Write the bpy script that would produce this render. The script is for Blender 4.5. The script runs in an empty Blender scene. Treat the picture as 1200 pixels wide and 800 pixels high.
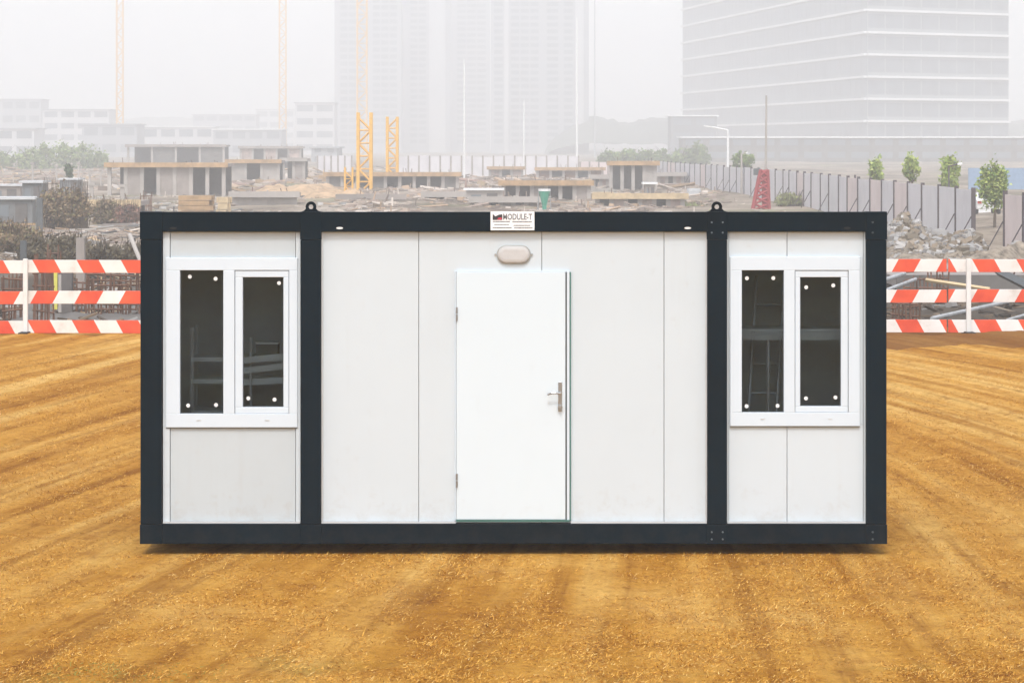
import bpy, math, random
import numpy as np
from mathutils import Vector, Matrix, noise
random.seed(7); RNG = np.random.RandomState(7)
scene = bpy.context.scene
COL = scene.collection
R = math.radians
PI = math.pi

# ------------------------------------------------------------ measures
F = 3796.0        # focal length in photo pixels (photo is 1200 wide)
EYE = 3.288       # camera height
HZ = 168.0        # horizon line
CY = 26.0         # distance of the cabin front
GZ = -1.6         # level of the building site beyond the field
def PX(px, Y): return (px - 600.0) / F * Y
def PZ(py, Y): return EYE - (py - HZ) / F * Y
def site_y(py): return (EYE - GZ) * F / (py - HZ)

# ------------------------------------------------------------ materials
def new_mat(name):
    m = bpy.data.materials.new(name); m.use_nodes = True
    nt = m.node_tree
    return m, nt, nt.nodes['Principled BSDF']
def link(nt, a, b): nt.links.new(a, b)
def node(nt, kind, **kw):
    n = nt.nodes.new(kind)
    for k, v in kw.items():
        if k.startswith('i_'): n.inputs[k[2:].replace('_', ' ')].default_value = v
        else: setattr(n, k, v)
    return n
def ramp(nt, fac, stops):
    r = nt.nodes.new('ShaderNodeValToRGB')
    els = r.color_ramp.elements
    while len(els) < len(stops): els.new(0.5)
    for e, (p, c) in zip(els, stops):
        e.position = p; e.color = (c[0], c[1], c[2], 1)
    link(nt, fac, r.inputs[0]); return r.outputs[0]
def mixc(nt, fac, a, b, mode='MIX'):
    m = nt.nodes.new('ShaderNodeMix'); m.data_type = 'RGBA'; m.blend_type = mode
    if isinstance(fac, (int, float)): m.inputs[0].default_value = fac
    else: link(nt, fac, m.inputs[0])
    for s, v in ((6, a), (7, b)):
        if isinstance(v, tuple): m.inputs[s].default_value = (v[0], v[1], v[2], 1)
        else: link(nt, v, m.inputs[s])
    return m.outputs[2]
def math_n(nt, op, a, b=None, c=None):
    m = nt.nodes.new('ShaderNodeMath'); m.operation = op
    for i, v in enumerate((a, b, c)):
        if v is None: continue
        if isinstance(v, (int, float)): m.inputs[i].default_value = v
        else: link(nt, v, m.inputs[i])
    return m.outputs[0]
def noise_n(nt, vec, scale, detail=4, rough=0.55):
    n = nt.nodes.new('ShaderNodeTexNoise'); n.inputs['Scale'].default_value = scale
    n.inputs['Detail'].default_value = detail; n.inputs['Roughness'].default_value = rough
    link(nt, vec, n.inputs['Vector']); return n.outputs['Fac']
def mapping(nt, vec, scale=(1, 1, 1), rot=(0, 0, 0), loc=(0, 0, 0)):
    m = nt.nodes.new('ShaderNodeMapping')
    m.inputs['Scale'].default_value = scale; m.inputs['Rotation'].default_value = rot
    m.inputs['Location'].default_value = loc
    link(nt, vec, m.inputs['Vector']); return m.outputs[0]
def bump(nt, bsdf, h, strength=0.3, dist=0.02):
    b = nt.nodes.new('ShaderNodeBump'); b.inputs['Strength'].default_value = strength
    b.inputs['Distance'].default_value = dist
    link(nt, h, b.inputs['Height']); link(nt, b.outputs[0], bsdf.inputs['Normal'])

def mat(name, col, rough=0.7, metal=0.0, var=0.12, scale=3.0, bmp=0.0, spec=0.5, streak=1.0):
    """base colour with mottled wear: var is the depth of the mottling"""
    m, nt, b = new_mat(name)
    tc = node(nt, 'ShaderNodeTexCoord')
    v = mapping(nt, tc.outputs['Object'], (1, 1, streak))
    n1 = noise_n(nt, v, scale, 6, 0.62)
    lo = tuple(max(0, c * (1 - 1.6 * var)) for c in col); hi = tuple(min(0.95, c * (1 + 1.2 * var)) for c in col)
    link(nt, ramp(nt, n1, [(0.25, lo), (0.5, col), (0.78, hi)]), b.inputs['Base Color'])
    b.inputs['Roughness'].default_value = rough; b.inputs['Metallic'].default_value = metal
    b.inputs['Specular IOR Level'].default_value = spec
    if bmp: bump(nt, b, noise_n(nt, v, scale * 6, 5), bmp, 0.03)
    return m
def attr_mat(name, rough=0.85, bmp=0.0):
    m, nt, b = new_mat(name)
    a = node(nt, 'ShaderNodeAttribute', attribute_name='tint')
    link(nt, a.outputs['Color'], b.inputs['Base Color'])
    b.inputs['Roughness'].default_value = rough; b.inputs['Specular IOR Level'].default_value = 0.2
    return m

M = {}
M['frame'] = mat('dark_teal_steel_paint', (0.0008, 0.0085, 0.0155), 0.5, 0, 0.25, 1.2, 0, 0.08)
M['bolt'] = mat('bolt_steel', (0.15, 0.18, 0.2), 0.4, 0.6, 0.1)
M['dark'] = mat('black_rubber', (0.012, 0.012, 0.013), 0.7)
M['panel'] = mat('white_wall_panel', (0.575, 0.635, 0.672), 0.5, 0, 0.02, 0.8, 0, 0.35)
M['panel_grey'] = mat('pale_grey_wall_panel', (0.495, 0.545, 0.57), 0.5, 0, 0.03, 0.8, 0, 0.35)
def grime(m, amt, top=0.55, col=(0.30, 0.20, 0.11)):
    """splashes of dried mud and dust with their own outlines near the foot of the cabin, faint runs higher up"""
    nt = m.node_tree; b = nt.nodes['Principled BSDF']; src = b.inputs['Base Color'].links[0].from_socket
    tc = node(nt, 'ShaderNodeTexCoord'); sp = node(nt, 'ShaderNodeSeparateXYZ'); link(nt, tc.outputs['Object'], sp.inputs[0])
    n1 = noise_n(nt, tc.outputs['Object'], 9, 8, 0.7)
    n2 = noise_n(nt, mapping(nt, tc.outputs['Object'], (14, 14, 0.8)), 1.0, 4, 0.6)
    h = node(nt, 'ShaderNodeMapRange'); link(nt, sp.outputs[2], h.inputs[0]); h.inputs[1].default_value = top; h.inputs[2].default_value = 0.0
    s1 = node(nt, 'ShaderNodeMapRange'); link(nt, math_n(nt, 'ADD', n1, math_n(nt, 'MULTIPLY', h.outputs[0], 0.22)), s1.inputs[0])
    s1.inputs[1].default_value = 0.60; s1.inputs[2].default_value = 0.82
    s2 = node(nt, 'ShaderNodeMapRange'); link(nt, n2, s2.inputs[0]); s2.inputs[1].default_value = 0.55; s2.inputs[2].default_value = 0.8
    f = math_n(nt, 'ADD', math_n(nt, 'MULTIPLY', s1.outputs[0], amt), math_n(nt, 'MULTIPLY', s2.outputs[0], amt*0.25))
    link(nt, mixc(nt, f, src, col), b.inputs['Base Color'])
grime(M['panel'], 0.17); grime(M['panel_grey'], 0.2); grime(M['frame'], 0.05, 0.4, (0.14, 0.10, 0.07))
M['door'] = mat('white_door_paint', (0.635, 0.715, 0.765), 0.38, 0, 0.01, 0.8, 0, 0.4)
grime(M['door'], 0.09, 0.4)
M['pvc'] = mat('white_pvc', (0.62, 0.695, 0.76), 0.3, 0, 0.01, 1.0, 0, 0.5)
M['trim'] = mat('light_aluminium_trim', (0.6, 0.63, 0.65), 0.35, 0.3, 0.06)
M['seal'] = mat('grey_seal', (0.10, 0.11, 0.115), 0.6)
M['teal_seal'] = mat('green_sill_seal', (0.06, 0.17, 0.15), 0.5)
M['steel'] = mat('brushed_steel', (0.38, 0.39, 0.4), 0.28, 0.9, 0.08)
M['diffuser'] = mat('frosted_lamp_cover', (0.52, 0.515, 0.51), 0.35, 0, 0.04, 20, 0, 0.4)
M['lamp_rim'] = mat('lamp_rim_plastic', (0.36, 0.36, 0.34), 0.4)
M['sticker'] = mat('white_plate', (0.85, 0.86, 0.86), 0.4, 0, 0.02)
M['ink'] = mat('dark_ink', (0.035, 0.035, 0.04), 0.6)
M['ink_grey'] = mat('grey_ink', (0.17, 0.17, 0.18), 0.6)
M['ink_red'] = mat('red_ink', (0.5, 0.04, 0.07), 0.6)
M['inside'] = mat('interior_wall_lining', (0.68, 0.70, 0.72), 0.7, 0, 0.1)
M['inside_floor'] = mat('interior_floor', (0.16, 0.17, 0.17), 0.6)
M['shelf_m'] = mat('interior_shelf_board', (0.75, 0.8, 0.8), 0.5, 0, 0.1)
M['tube_m'] = mat('interior_steel_tube', (0.5, 0.52, 0.54), 0.4, 0.4)
M['post'] = mat('barrier_white_post', (0.72, 0.72, 0.7), 0.5, 0, 0.08)
M['fence_panel'] = mat('pale_hoarding_sheet', (0.62, 0.60, 0.62), 0.6, 0, 0.10, 0.35)
M['fence_pink'] = mat('pinkish_hoarding_sheet', (0.66, 0.56, 0.54), 0.6, 0, 0.10, 0.35)
M['fence_post'] = mat('hoarding_post_steel', (0.07, 0.055, 0.06), 0.6)
M['conc'] = mat('raw_concrete', (0.31, 0.27, 0.245), 0.9, 0, 0.22, 0.5, 0.2)
M['conc_light'] = mat('light_concrete', (0.40, 0.365, 0.335), 0.9, 0, 0.15, 0.5, 0.2)
M['conc_dark'] = mat('wet_concrete', (0.15, 0.14, 0.13), 0.9, 0, 0.25, 0.6, 0.2)
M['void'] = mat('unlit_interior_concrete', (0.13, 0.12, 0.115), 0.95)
M['wood'] = mat('formwork_timber', (0.42, 0.27, 0.14), 0.85, 0, 0.3, 1.2, 0.2)
M['wood_pale'] = mat('fresh_timber', (0.55, 0.42, 0.25), 0.85, 0, 0.25, 1.2, 0.2)
M['rust'] = mat('rusty_rebar', (0.16, 0.08, 0.05), 0.85, 0, 0.3)
M['yellow'] = mat('crane_yellow_paint', (0.75, 0.42, 0.06), 0.55, 0, 0.12)
M['yellow_green'] = mat('faded_yellow_paint', (0.72, 0.66, 0.12), 0.55, 0, 0.12)
M['red_steel'] = mat('red_steel_paint', (0.33, 0.035, 0.04), 0.55, 0, 0.15)
M['grey_steel'] = mat('galvanised_steel', (0.45, 0.46, 0.47), 0.45, 0.4, 0.12)
M['pipe'] = mat('pale_pipe_paint', (0.42, 0.43, 0.44), 0.5, 0.1, 0.3)
M['shed'] = mat('grey_site_shed', (0.16, 0.165, 0.17), 0.7, 0, 0.15)
M['shed_roof'] = mat('pale_shed_roof', (0.55, 0.56, 0.57), 0.6, 0, 0.12)
M['white'] = mat('white_paint', (0.78, 0.78, 0.77), 0.5, 0, 0.06)
M['green'] = mat('green_steel_paint', (0.04, 0.30, 0.2), 0.5, 0, 0.15)
M['blue'] = mat('blue_hoarding', (0.24, 0.33, 0.46), 0.6, 0, 0.1)
M['glass_far'] = mat('far_window_glass', (0.17, 0.19, 0.21), 0.35, 0, 0.2, 0.1)
M['tower_wall'] = mat('tower_render', (0.34, 0.35, 0.37), 0.8, 0, 0.08, 0.05)
M['tower_light'] = mat('tower_light_render', (0.52, 0.52, 0.53), 0.8, 0, 0.08, 0.05)
M['block_wall'] = mat('office_block_wall', (0.30, 0.32, 0.32), 0.8, 0, 0.08, 0.05)
M['band'] = mat('pale_floor_band', (0.78, 0.78, 0.78), 0.7, 0, 0.05, 0.1)
M['bark'] = mat('bark', (0.09, 0.065, 0.045), 0.9, 0, 0.2, 3)
M['leaf'] = attr_mat('foliage')
M['rubble'] = attr_mat('mixed_rubble', 0.9)
M['straw'] = attr_mat('cut_straw', 0.75)
M['rubber'] = mat('tyre_rubber', (0.02, 0.02, 0.02), 0.8)
M['car_glass'] = mat('car_glass', (0.03, 0.035, 0.04), 0.1)
M['redlight'] = mat('tail_lamp_red', (0.45, 0.02, 0.02), 0.3)
M['rock'] = mat('grey_rock', (0.30, 0.29, 0.28), 0.95, 0, 0.25, 1.5, 0.4)

M['spoil'] = mat('orange_spoil', (0.50, 0.34, 0.20), 0.95, 0, 0.4, 0.7, 0.8)
M['spoil2'] = mat('pinkish_spoil', (0.42, 0.33, 0.29), 0.95, 0, 0.4, 0.7, 0.8)
def glass_mat():
    m, nt, b = new_mat('tinted_window_glass'); nt.nodes.remove(b)
    out = nt.nodes['Material Output']
    tr = node(nt, 'ShaderNodeBsdfTransparent'); tr.inputs[0].default_value = (0.75, 0.78, 0.795, 1)
    gl = node(nt, 'ShaderNodeBsdfGlossy'); gl.inputs[0].default_value = (0.39, 0.63, 0.97, 1); gl.inputs['Roughness'].default_value = 0.01
    fr = node(nt, 'ShaderNodeFresnel'); fr.inputs[0].default_value = 1.45
    mx = node(nt, 'ShaderNodeMixShader')
    link(nt, fr.outputs[0], mx.inputs[0]); link(nt, tr.outputs[0], mx.inputs[1]); link(nt, gl.outputs[0], mx.inputs[2])
    link(nt, mx.outputs[0], out.inputs[0]); return m
M['glass'] = glass_mat()

def stripe_mat(name, lean, off, period=0.765, k=0.55):
    """diagonal red and white bands; lean=+1 runs like a slash, -1 like a backslash"""
    m, nt, b = new_mat(name)
    tc = node(nt, 'ShaderNodeTexCoord'); sx = node(nt, 'ShaderNodeSeparateXYZ')
    link(nt, tc.outputs['Object'], sx.inputs[0])
    t = math_n(nt, 'ADD', sx.outputs[0], math_n(nt, 'MULTIPLY', sx.outputs[2], -lean * k))
    t = math_n(nt, 'FRACT', math_n(nt, 'DIVIDE', math_n(nt, 'ADD', t, 100 * period - off), period))
    s = math_n(nt, 'LESS_THAN', t, 0.5)
    n = noise_n(nt, tc.outputs['Object'], 2.5, 5)
    red = ramp(nt, n, [(0.3, (0.62, 0.06, 0.028)), (0.7, (0.82, 0.105, 0.04))])
    wh = ramp(nt, n, [(0.3, (0.60, 0.55, 0.50)), (0.42, (0.74, 0.71, 0.68)), (0.7, (0.82, 0.80, 0.78))])
    link(nt, mixc(nt, s, wh, red), b.inputs['Base Color']); b.inputs['Roughness'].default_value = 0.45
    return m

# ------------------------------------------------------------ mesh building
class MB:
    def __init__(s): s.v = []; s.f = []; s.c = []
    def add(s, vs, fs, col=None):
        n = len(s.v); s.v.extend(tuple(v) for v in vs)
        for f in fs: s.f.append(tuple(i + n for i in f)); s.c.append(col)
    def box(s, x0, x1, y0, y1, z0, z1, col=None):
        s.add([(x0,y0,z0),(x1,y0,z0),(x1,y1,z0),(x0,y1,z0),(x0,y0,z1),(x1,y0,z1),(x1,y1,z1),(x0,y1,z1)],
              [(0,3,2,1),(4,5,6,7),(0,1,5,4),(1,2,6,5),(2,3,7,6),(3,0,4,7)], col)
        return s
    def rbox(s, c, size, rot, col=None):
        m = Matrix.Rotation(rot[2],3,'Z') @ Matrix.Rotation(rot[1],3,'Y') @ Matrix.Rotation(rot[0],3,'X')
        hx, hy, hz = (k/2 for k in size); c = Vector(c)
        vs = [c + m @ Vector(p) for p in ((-hx,-hy,-hz),(hx,-hy,-hz),(hx,hy,-hz),(-hx,hy,-hz),(-hx,-hy,hz),(hx,-hy,hz),(hx,hy,hz),(-hx,hy,hz))]
        s.add(vs, [(0,3,2,1),(4,5,6,7),(0,1,5,4),(1,2,6,5),(2,3,7,6),(3,0,4,7)], col); return s
    def bar(s, a, b, r, n=6, r2=None, col=None, caps=True):
        a = Vector(a); b = Vector(b); d = (b-a)
        if d.length < 1e-6: return s
        d.normalize(); u = d.orthogonal().normalized(); w = d.cross(u); r2 = r if r2 is None else r2
        vs = []
        for p, rr in ((a, r), (b, r2)):
            for i in range(n):
                t = 2*PI*(i+0.5)/n; vs.append(p + (u*math.cos(t)+w*math.sin(t))*rr)
        fs = [(i,(i+1)%n,n+(i+1)%n,n+i) for i in range(n)]
        if caps: fs += [tuple(range(n-1,-1,-1)), tuple(range(n,2*n))]
        s.add(vs, fs, col); return s
    def path(s, pts, r, n=8):
        for a, b in zip(pts, pts[1:]): s.bar(a, b, r, n)
        return s
    def prism(s, pts, y0, y1, col=None):
        """outline in x,z (counter-clockwise seen from -y) pushed from y0 back to y1"""
        n = len(pts)
        vs = [(x,y0,z) for x,z in pts] + [(x,y1,z) for x,z in pts]
        fs = [tuple(range(n)), tuple(range(2*n-1,n-1,-1))] + [(i,n+i,n+(i+1)%n,(i+1)%n) for i in range(n)]
        s.add(vs, fs, col); return s
    def build(s, name, material, parent=None, bevel=0, smooth=False):
        """vertices are world coordinates; the object's own origin sits at its parent thing's origin"""
        off = Vector((0,0,0)); p = parent
        while p: off += p.location; p = p.parent
        me = bpy.data.meshes.new(name)
        me.from_pydata([(v[0]-off.x, v[1]-off.y, v[2]-off.z) for v in s.v], [], s.f)
        me.materials.append(material)
        if any(c is not None for c in s.c):
            ca = me.color_attributes.new('tint', 'FLOAT_COLOR', 'CORNER')
            arr = np.empty((len(me.loops), 4), np.float32); k = 0
            for f, c in zip(s.f, s.c):
                c = c or (0.3,0.3,0.3); arr[k:k+len(f)] = (c[0],c[1],c[2],1); k += len(f)
            ca.data.foreach_set('color', arr.ravel())
        if smooth: me.shade_smooth()
        me.update()
        o = bpy.data.objects.new(name, me); COL.objects.link(o); o.parent = parent
        if bevel:
            b = o.modifiers.new('bevel', 'BEVEL'); b.width = bevel; b.segments = 2; b.limit_method = 'ANGLE'
        return o
def tag(o, label=None, cat=None, group=None, kind=None):
    if label: o['label'] = label
    if cat: o['category'] = cat
    if group: o['group'] = group
    if kind: o['kind'] = kind
    return o
def thing(name, label, cat, loc, group=None):
    o = bpy.data.objects.new(name, None); COL.objects.link(o); o.location = loc
    o.empty_display_size = 0.2
    return tag(o, label, cat, group)

# ------------------------------------------------------------ terrain heights
def hills(x, y):
    return 0.0
def site_h(x, y):
    p = Vector((x*0.03, y*0.012, 3.1))
    h = GZ + 0.45*noise.noise(p*2.0) + 0.15*noise.noise(Vector((x*0.3, y*0.1, 1)))
    if y < 100 and abs(x) < 80: h -= 0.5*max(0, min(1, (100-y)/20))
    return h
def field_h(x, y):
    k = max(0.0, min(1.0, (x+3)/6)); k = k*k*(3-2*k)
    u = x - ((1-k)*0.16*(y-25) - k*0.006*max(y-27, 0)**2)
    e = (0.05*noise.noise(Vector((u*1.1, y*0.03, 0))) + 0.035*noise.noise(Vector((u*3.0, y*0.06, 5))))*(0.25+0.75*max(0, min(1, (y-22)/12)))
    e += 0.012*noise.noise(Vector((x*4.5, y*4.5, 9)))
    e *= max(0.0, min(1.0, (abs(y-27.3)-1.2)/1.2)) if abs(x) < 4.2 else 1.0
    if x > 5.0 and y > 49:                    # low bank of dark soil in front of the right barriers
        e += 0.16*min(1, (x-5.0)/6.0)*math.exp(-((y-54.6)/1.5)**2)
    return e - 0.012

# ------------------------------------------------------------ ground: the field
def grid(name, xs, ys, hf, material, kind='structure'):
    nx, ny = len(xs), len(ys)
    vs = [(x, y, hf(x, y)) for y in ys for x in xs]
    fs = [(j*nx+i, j*nx+i+1, (j+1)*nx+i+1, (j+1)*nx+i) for j in range(ny-1) for i in range(nx-1)]
    me = bpy.data.meshes.new(name); me.from_pydata(vs, [], fs); me.materials.append(material); me.shade_smooth()
    o = bpy.data.objects.new(name, me); COL.objects.link(o); o['kind'] = kind
    return o
def field_mat():
    m, nt, b = new_mat('dry_ochre_field')
    tc = node(nt, 'ShaderNodeTexCoord'); co = tc.outputs['Object']
    sp = node(nt, 'ShaderNodeSeparateXYZ'); link(nt, co, sp.inputs[0])
    X, Y = sp.outputs[0], sp.outputs[1]
    # wheel ruts swing out to the left as they run back
    bl = math_n(nt, 'MULTIPLY', math_n(nt, 'SUBTRACT', Y, 25), 0.16)
    br = math_n(nt, 'MULTIPLY', math_n(nt, 'POWER', math_n(nt, 'MAXIMUM', math_n(nt, 'SUBTRACT', Y, 27), 0.0), 2.0), -0.0060)
    sd = node(nt, 'ShaderNodeMapRange', interpolation_type='SMOOTHSTEP'); link(nt, X, sd.inputs[0]); sd.inputs[1].default_value = -3; sd.inputs[2].default_value = 3
    mb = nt.nodes.new('ShaderNodeMix'); mb.data_type = 'FLOAT'; link(nt, sd.outputs[0], mb.inputs[0]); link(nt, bl, mb.inputs[2]); link(nt, br, mb.inputs[3])
    u = math_n(nt, 'SUBTRACT', X, mb.outputs[0])
    cb = node(nt, 'ShaderNodeCombineXYZ'); link(nt, u, cb.inputs[0]); link(nt, Y, cb.inputs[1])
    ruts = noise_n(nt, mapping(nt, cb.outputs[0], (1.0, 0.022, 1)), 1.5, 5, 0.60)
    ruts2 = noise_n(nt, mapping(nt, cb.outputs[0], (1.0, 0.03, 1), loc=(7, 3, 0)), 4.2, 4, 0.6)
    blot = noise_n(nt, mapping(nt, co, (1, 0.45, 1)), 0.55, 6, 0.62)
    fine = noise_n(nt, mapping(nt, co, (1, 0.6, 1)), 14, 8, 0.7)
    grit = noise_n(nt, co, 60, 6, 0.75)
    c1 = ramp(nt, ruts, [(0.30, (0.34, 0.14, 0.012)), (0.42, (0.48, 0.215, 0.026)), (0.52, (0.66, 0.35, 0.065)), (0.63, (0.84, 0.56, 0.18))])
    c2 = ramp(nt, blot, [(0.36, (0.42, 0.175, 0.014)), (0.47, (0.58, 0.285, 0.035)), (0.56, (0.69, 0.375, 0.07)), (0.67, (0.80, 0.50, 0.14))])
    c = mixc(nt, 0.28, c1, c2)
    near = node(nt, 'ShaderNodeMapRange'); link(nt, Y, near.inputs[0])
    near.inputs[1].default_value = 18; near.inputs[2].default_value = 30
    c = mixc(nt, near.outputs[0], c2, c)
    k = ramp(nt, ruts2, [(0.36, (0.62, 0.52, 0.40)), (0.46, (0.94, 0.92, 0.9)), (0.60, (1.08, 1.1, 1.2))])
    c = mixc(nt, 0.75, c, k, 'MULTIPLY')
    k = ramp(nt, fine, [(0.32, (0.55, 0.45, 0.34)), (0.47, (0.95, 0.95, 0.95)), (0.72, (1, 1, 1))])
    c = mixc(nt, 0.75, c, k, 'MULTIPLY')
    k = ramp(nt, grit, [(0.32, (0.5, 0.42, 0.32)), (0.48, (1, 1, 1))])
    c = mixc(nt, 0.75, c, k, 'MULTIPLY')
    clump = noise_n(nt, mapping(nt, co, (1, 0.55, 1), loc=(3, 9, 0)), 3.2, 9, 0.74)
    k = ramp(nt, clump, [(0.34, (0.60, 0.48, 0.36)), (0.45, (0.92, 0.88, 0.82)), (0.55, (1.0, 1.0, 1.0)), (0.66, (1.1, 1.14, 1.25))])
    c = mixc(nt, 0.8, c, k, 'MULTIPLY')
    # darker bare soil along the right barriers
    dm = math_n(nt, 'MULTIPLY', math_n(nt, 'GREATER_THAN', math_n(nt, 'ADD', Y, math_n(nt, 'MULTIPLY', blot, 3.0)), 54.3),
                math_n(nt, 'GREATER_THAN', X, 3.0))
    c = mixc(nt, math_n(nt, 'MULTIPLY', dm, 0.75), c, (0.20, 0.085, 0.025))
    # weedy green tinge at the very front left
    gm = node(nt, 'ShaderNodeMapRange'); link(nt, noise_n(nt, co, 0.9, 4), gm.inputs[0])
    gm.inputs[1].default_value = 0.55; gm.inputs[2].default_value = 0.7
    gy = node(nt, 'ShaderNodeMapRange'); link(nt, Y, gy.inputs[0]); gy.inputs[1].default_value = 21.4; gy.inputs[2].default_value = 20.2
    c = mixc(nt, math_n(nt, 'MULTIPLY', math_n(nt, 'MULTIPLY', gm.outputs[0], gy.outputs[0]), 0.55), c, (0.26, 0.22, 0.05))
    c = mixc(nt, 1.0, c, (0.97, 0.945, 0.95), 'MULTIPLY')
    link(nt, c, b.inputs['Base Color'])
    b.inputs['Roughness'].default_value = 0.95; b.inputs['Specular IOR Level'].default_value = 0.1
    bump(nt, b, math_n(nt, 'ADD', math_n(nt, 'ADD', fine, clump), math_n(nt, 'MULTIPLY', ruts2, 0.5)), 0.8, 0.07)
    return m
xs = sorted(set(list(np.arange(-60, -12, 1.5)) + list(np.arange(-12, 12.01, 0.12)) + list(np.arange(13, 60, 1.5))))
ys = sorted(set(list(np.arange(-60, 17, 2.0)) + list(np.arange(17, 58.0, 0.14))))
xs = [float(x) for x in xs]; ys = [float(y) for y in ys] + [58.3, 59.5, 62.0]
def ground_h(x, y):
    if y > 58.2 or abs(x) > 58 or y < -58:
        return {58.3: -0.15, 59.5: -1.2}.get(y, -2.9) if y > 58.2 else -2.9
    return field_h(x, y)
grid('ground', xs, ys, ground_h, field_mat())

# cut straw lying and standing on the field
def straw():
    n = 360000
    t = RNG.rand(n)
    Y = 18.6 + 32*t**1.7
    X = (RNG.rand(n)*2-1)*(0.165*Y+0.5)
    dens = np.array([noise.noise(Vector((x*0.8, y*0.35, 2.0))) for x, y in zip(X, Y)])
    d2 = np.array([noise.noise(Vector((x*3.2, y*1.6, 7.0))) for x, y in zip(X, Y)])
    keep = (dens+d2*1.3 > RNG.rand(n)*1.3-0.75) & ~((np.abs(X-0.0) < 3.05) & (Y > 26.05) & (Y < 28.5))
    X, Y, dens = X[keep], Y[keep], dens[keep]; n = len(X)
    Z = np.array([field_h(x, y) for x, y in zip(X, Y)])
    a = RNG.rand(n)*2*PI; el = np.abs(RNG.randn(n))*0.35
    L = 0.012+0.038*RNG.rand(n)**2; w = 0.0014+0.0018*RNG.rand(n)
    w = w*(0.7+0.02*Y)
    dx, dy, dz = np.cos(a)*np.cos(el)*L, np.sin(a)*np.cos(el)*L, np.sin(el)*L+0.004
    px, py = -np.sin(a)*w, np.cos(a)*w
    V = np.empty((n, 3, 3), np.float32)
    V[:,0] = np.stack([X-px, Y-py, Z], 1); V[:,1] = np.stack([X+px, Y+py, Z+0.003], 1)
    V[:,2] = np.stack([X+dx, Y+dy, Z+dz], 1)
    me = bpy.data.meshes.new('dry_grass')
    me.vertices.add(n*3); me.vertices.foreach_set('co', V.ravel())
    me.loops.add(n*3); me.loops.foreach_set('vertex_index', np.arange(n*3, dtype=np.int32))
    me.polygons.add(n); me.polygons.foreach_set('loop_start', np.arange(0, n*3, 3, dtype=np.int32))
    me.polygons.foreach_set('loop_total', np.full(n, 3, np.int32))
    me.update()
    pal = np.array([(0.66,0.35,0.06),(0.72,0.44,0.11),(0.58,0.29,0.04),(0.42,0.185,0.022),(0.80,0.55,0.20),(0.28,0.11,0.015)])
    pick = RNG.choice(6, n, p=[.33,.17,.24,.14,.04,.08]); c = pal[pick]*(0.80+0.3*RNG.rand(n,1))*np.array([1.02,1.0,1.05])
    gr = (RNG.rand(n) < 0.4) & (Y < 20.6) & (X < -1.8) & (X > -2.9)
    c[gr] = (0.24,0.22,0.05)
    ca = me.color_attributes.new('tint', 'FLOAT_COLOR', 'CORNER')
    arr = np.ones((n*3, 4), np.float32); arr[:,:3] = np.repeat(c, 3, axis=0)
    ca.data.foreach_set('color', arr.ravel())
    me.materials.append(M['straw'])
    o = bpy.data.objects.new('dry_grass', me); COL.objects.link(o)
    tag(o, 'short cut straw and dry grass scattered over the ochre field', 'dry grass', kind='stuff')
straw()

# ------------------------------------------------------------ terrain beyond
def site_mat():
    m, nt, b = new_mat('building_site_soil')
    tc = node(nt, 'ShaderNodeTexCoord'); co = tc.outputs['Object']
    a = noise_n(nt, mapping(nt, co, (1, 0.35, 1)), 0.12, 8, 0.65)
    f = noise_n(nt, mapping(nt, co, (1, 0.5, 1)), 1.3, 8, 0.72)
    c = ramp(nt, a, [(0.3, (0.13, 0.105, 0.08)), (0.45, (0.24, 0.195, 0.15)), (0.56, (0.37, 0.305, 0.24)), (0.7, (0.50, 0.435, 0.37))])
    k = ramp(nt, f, [(0.3, (0.4, 0.38, 0.36)), (0.55, (1, 1, 1))])
    c = mixc(nt, 0.8, c, k, 'MULTIPLY')
    g = node(nt, 'ShaderNodeMapRange'); link(nt, noise_n(nt, co, 0.05, 4), g.inputs[0]); g.inputs[1].default_value = 0.55; g.inputs[2].default_value = 0.68
    c = mixc(nt, math_n(nt, 'MULTIPLY', g.outputs[0], 0.5), c, (0.17, 0.19, 0.07))
    sp = node(nt, 'ShaderNodeSeparateXYZ'); link(nt, co, sp.inputs[0])
    near_dark = node(nt, 'ShaderNodeMapRange'); link(nt, math_n(nt, 'ADD', sp.outputs[1], math_n(nt, 'MULTIPLY', a, 30)), near_dark.inputs[0])
    near_dark.inputs[1].default_value = 145; near_dark.inputs[2].default_value = 122
    c = mixc(nt, math_n(nt, 'MULTIPLY', near_dark.outputs[0], 0.88), c, (0.06, 0.05, 0.04))  # soil colour gets darker towards the near side of the site
    link(nt, c, b.inputs['Base Color']); b.inputs['Roughness'].default_value = 0.95
    b.inputs['Specular IOR Level'].default_value = 0.1
    bump(nt, b, f, 0.8, 0.15)
    return m
tx = [float(x) for x in sorted(set(list(np.arange(-1150, -100, 75)) + list(np.arange(-100, -40, 5)) + list(np.arange(-40, 40, 0.8)) + list(np.arange(40, 100, 5)) + list(np.arange(100, 1151, 75))))]
ty = [float(y) for y in sorted(set(list(np.arange(-190, 55, 30)) + list(np.arange(60, 130, 0.8)) + list(np.arange(130, 260, 2.5)) + list(np.arange(260, 700, 12)) + list(np.arange(700, 3101, 120))))]
def terr(x, y):
    if y < 58 : return -3.2
    return site_h(x, y) if y < 900 else GZ
grid('terrain', tx, ty, terr, site_mat())

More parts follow.
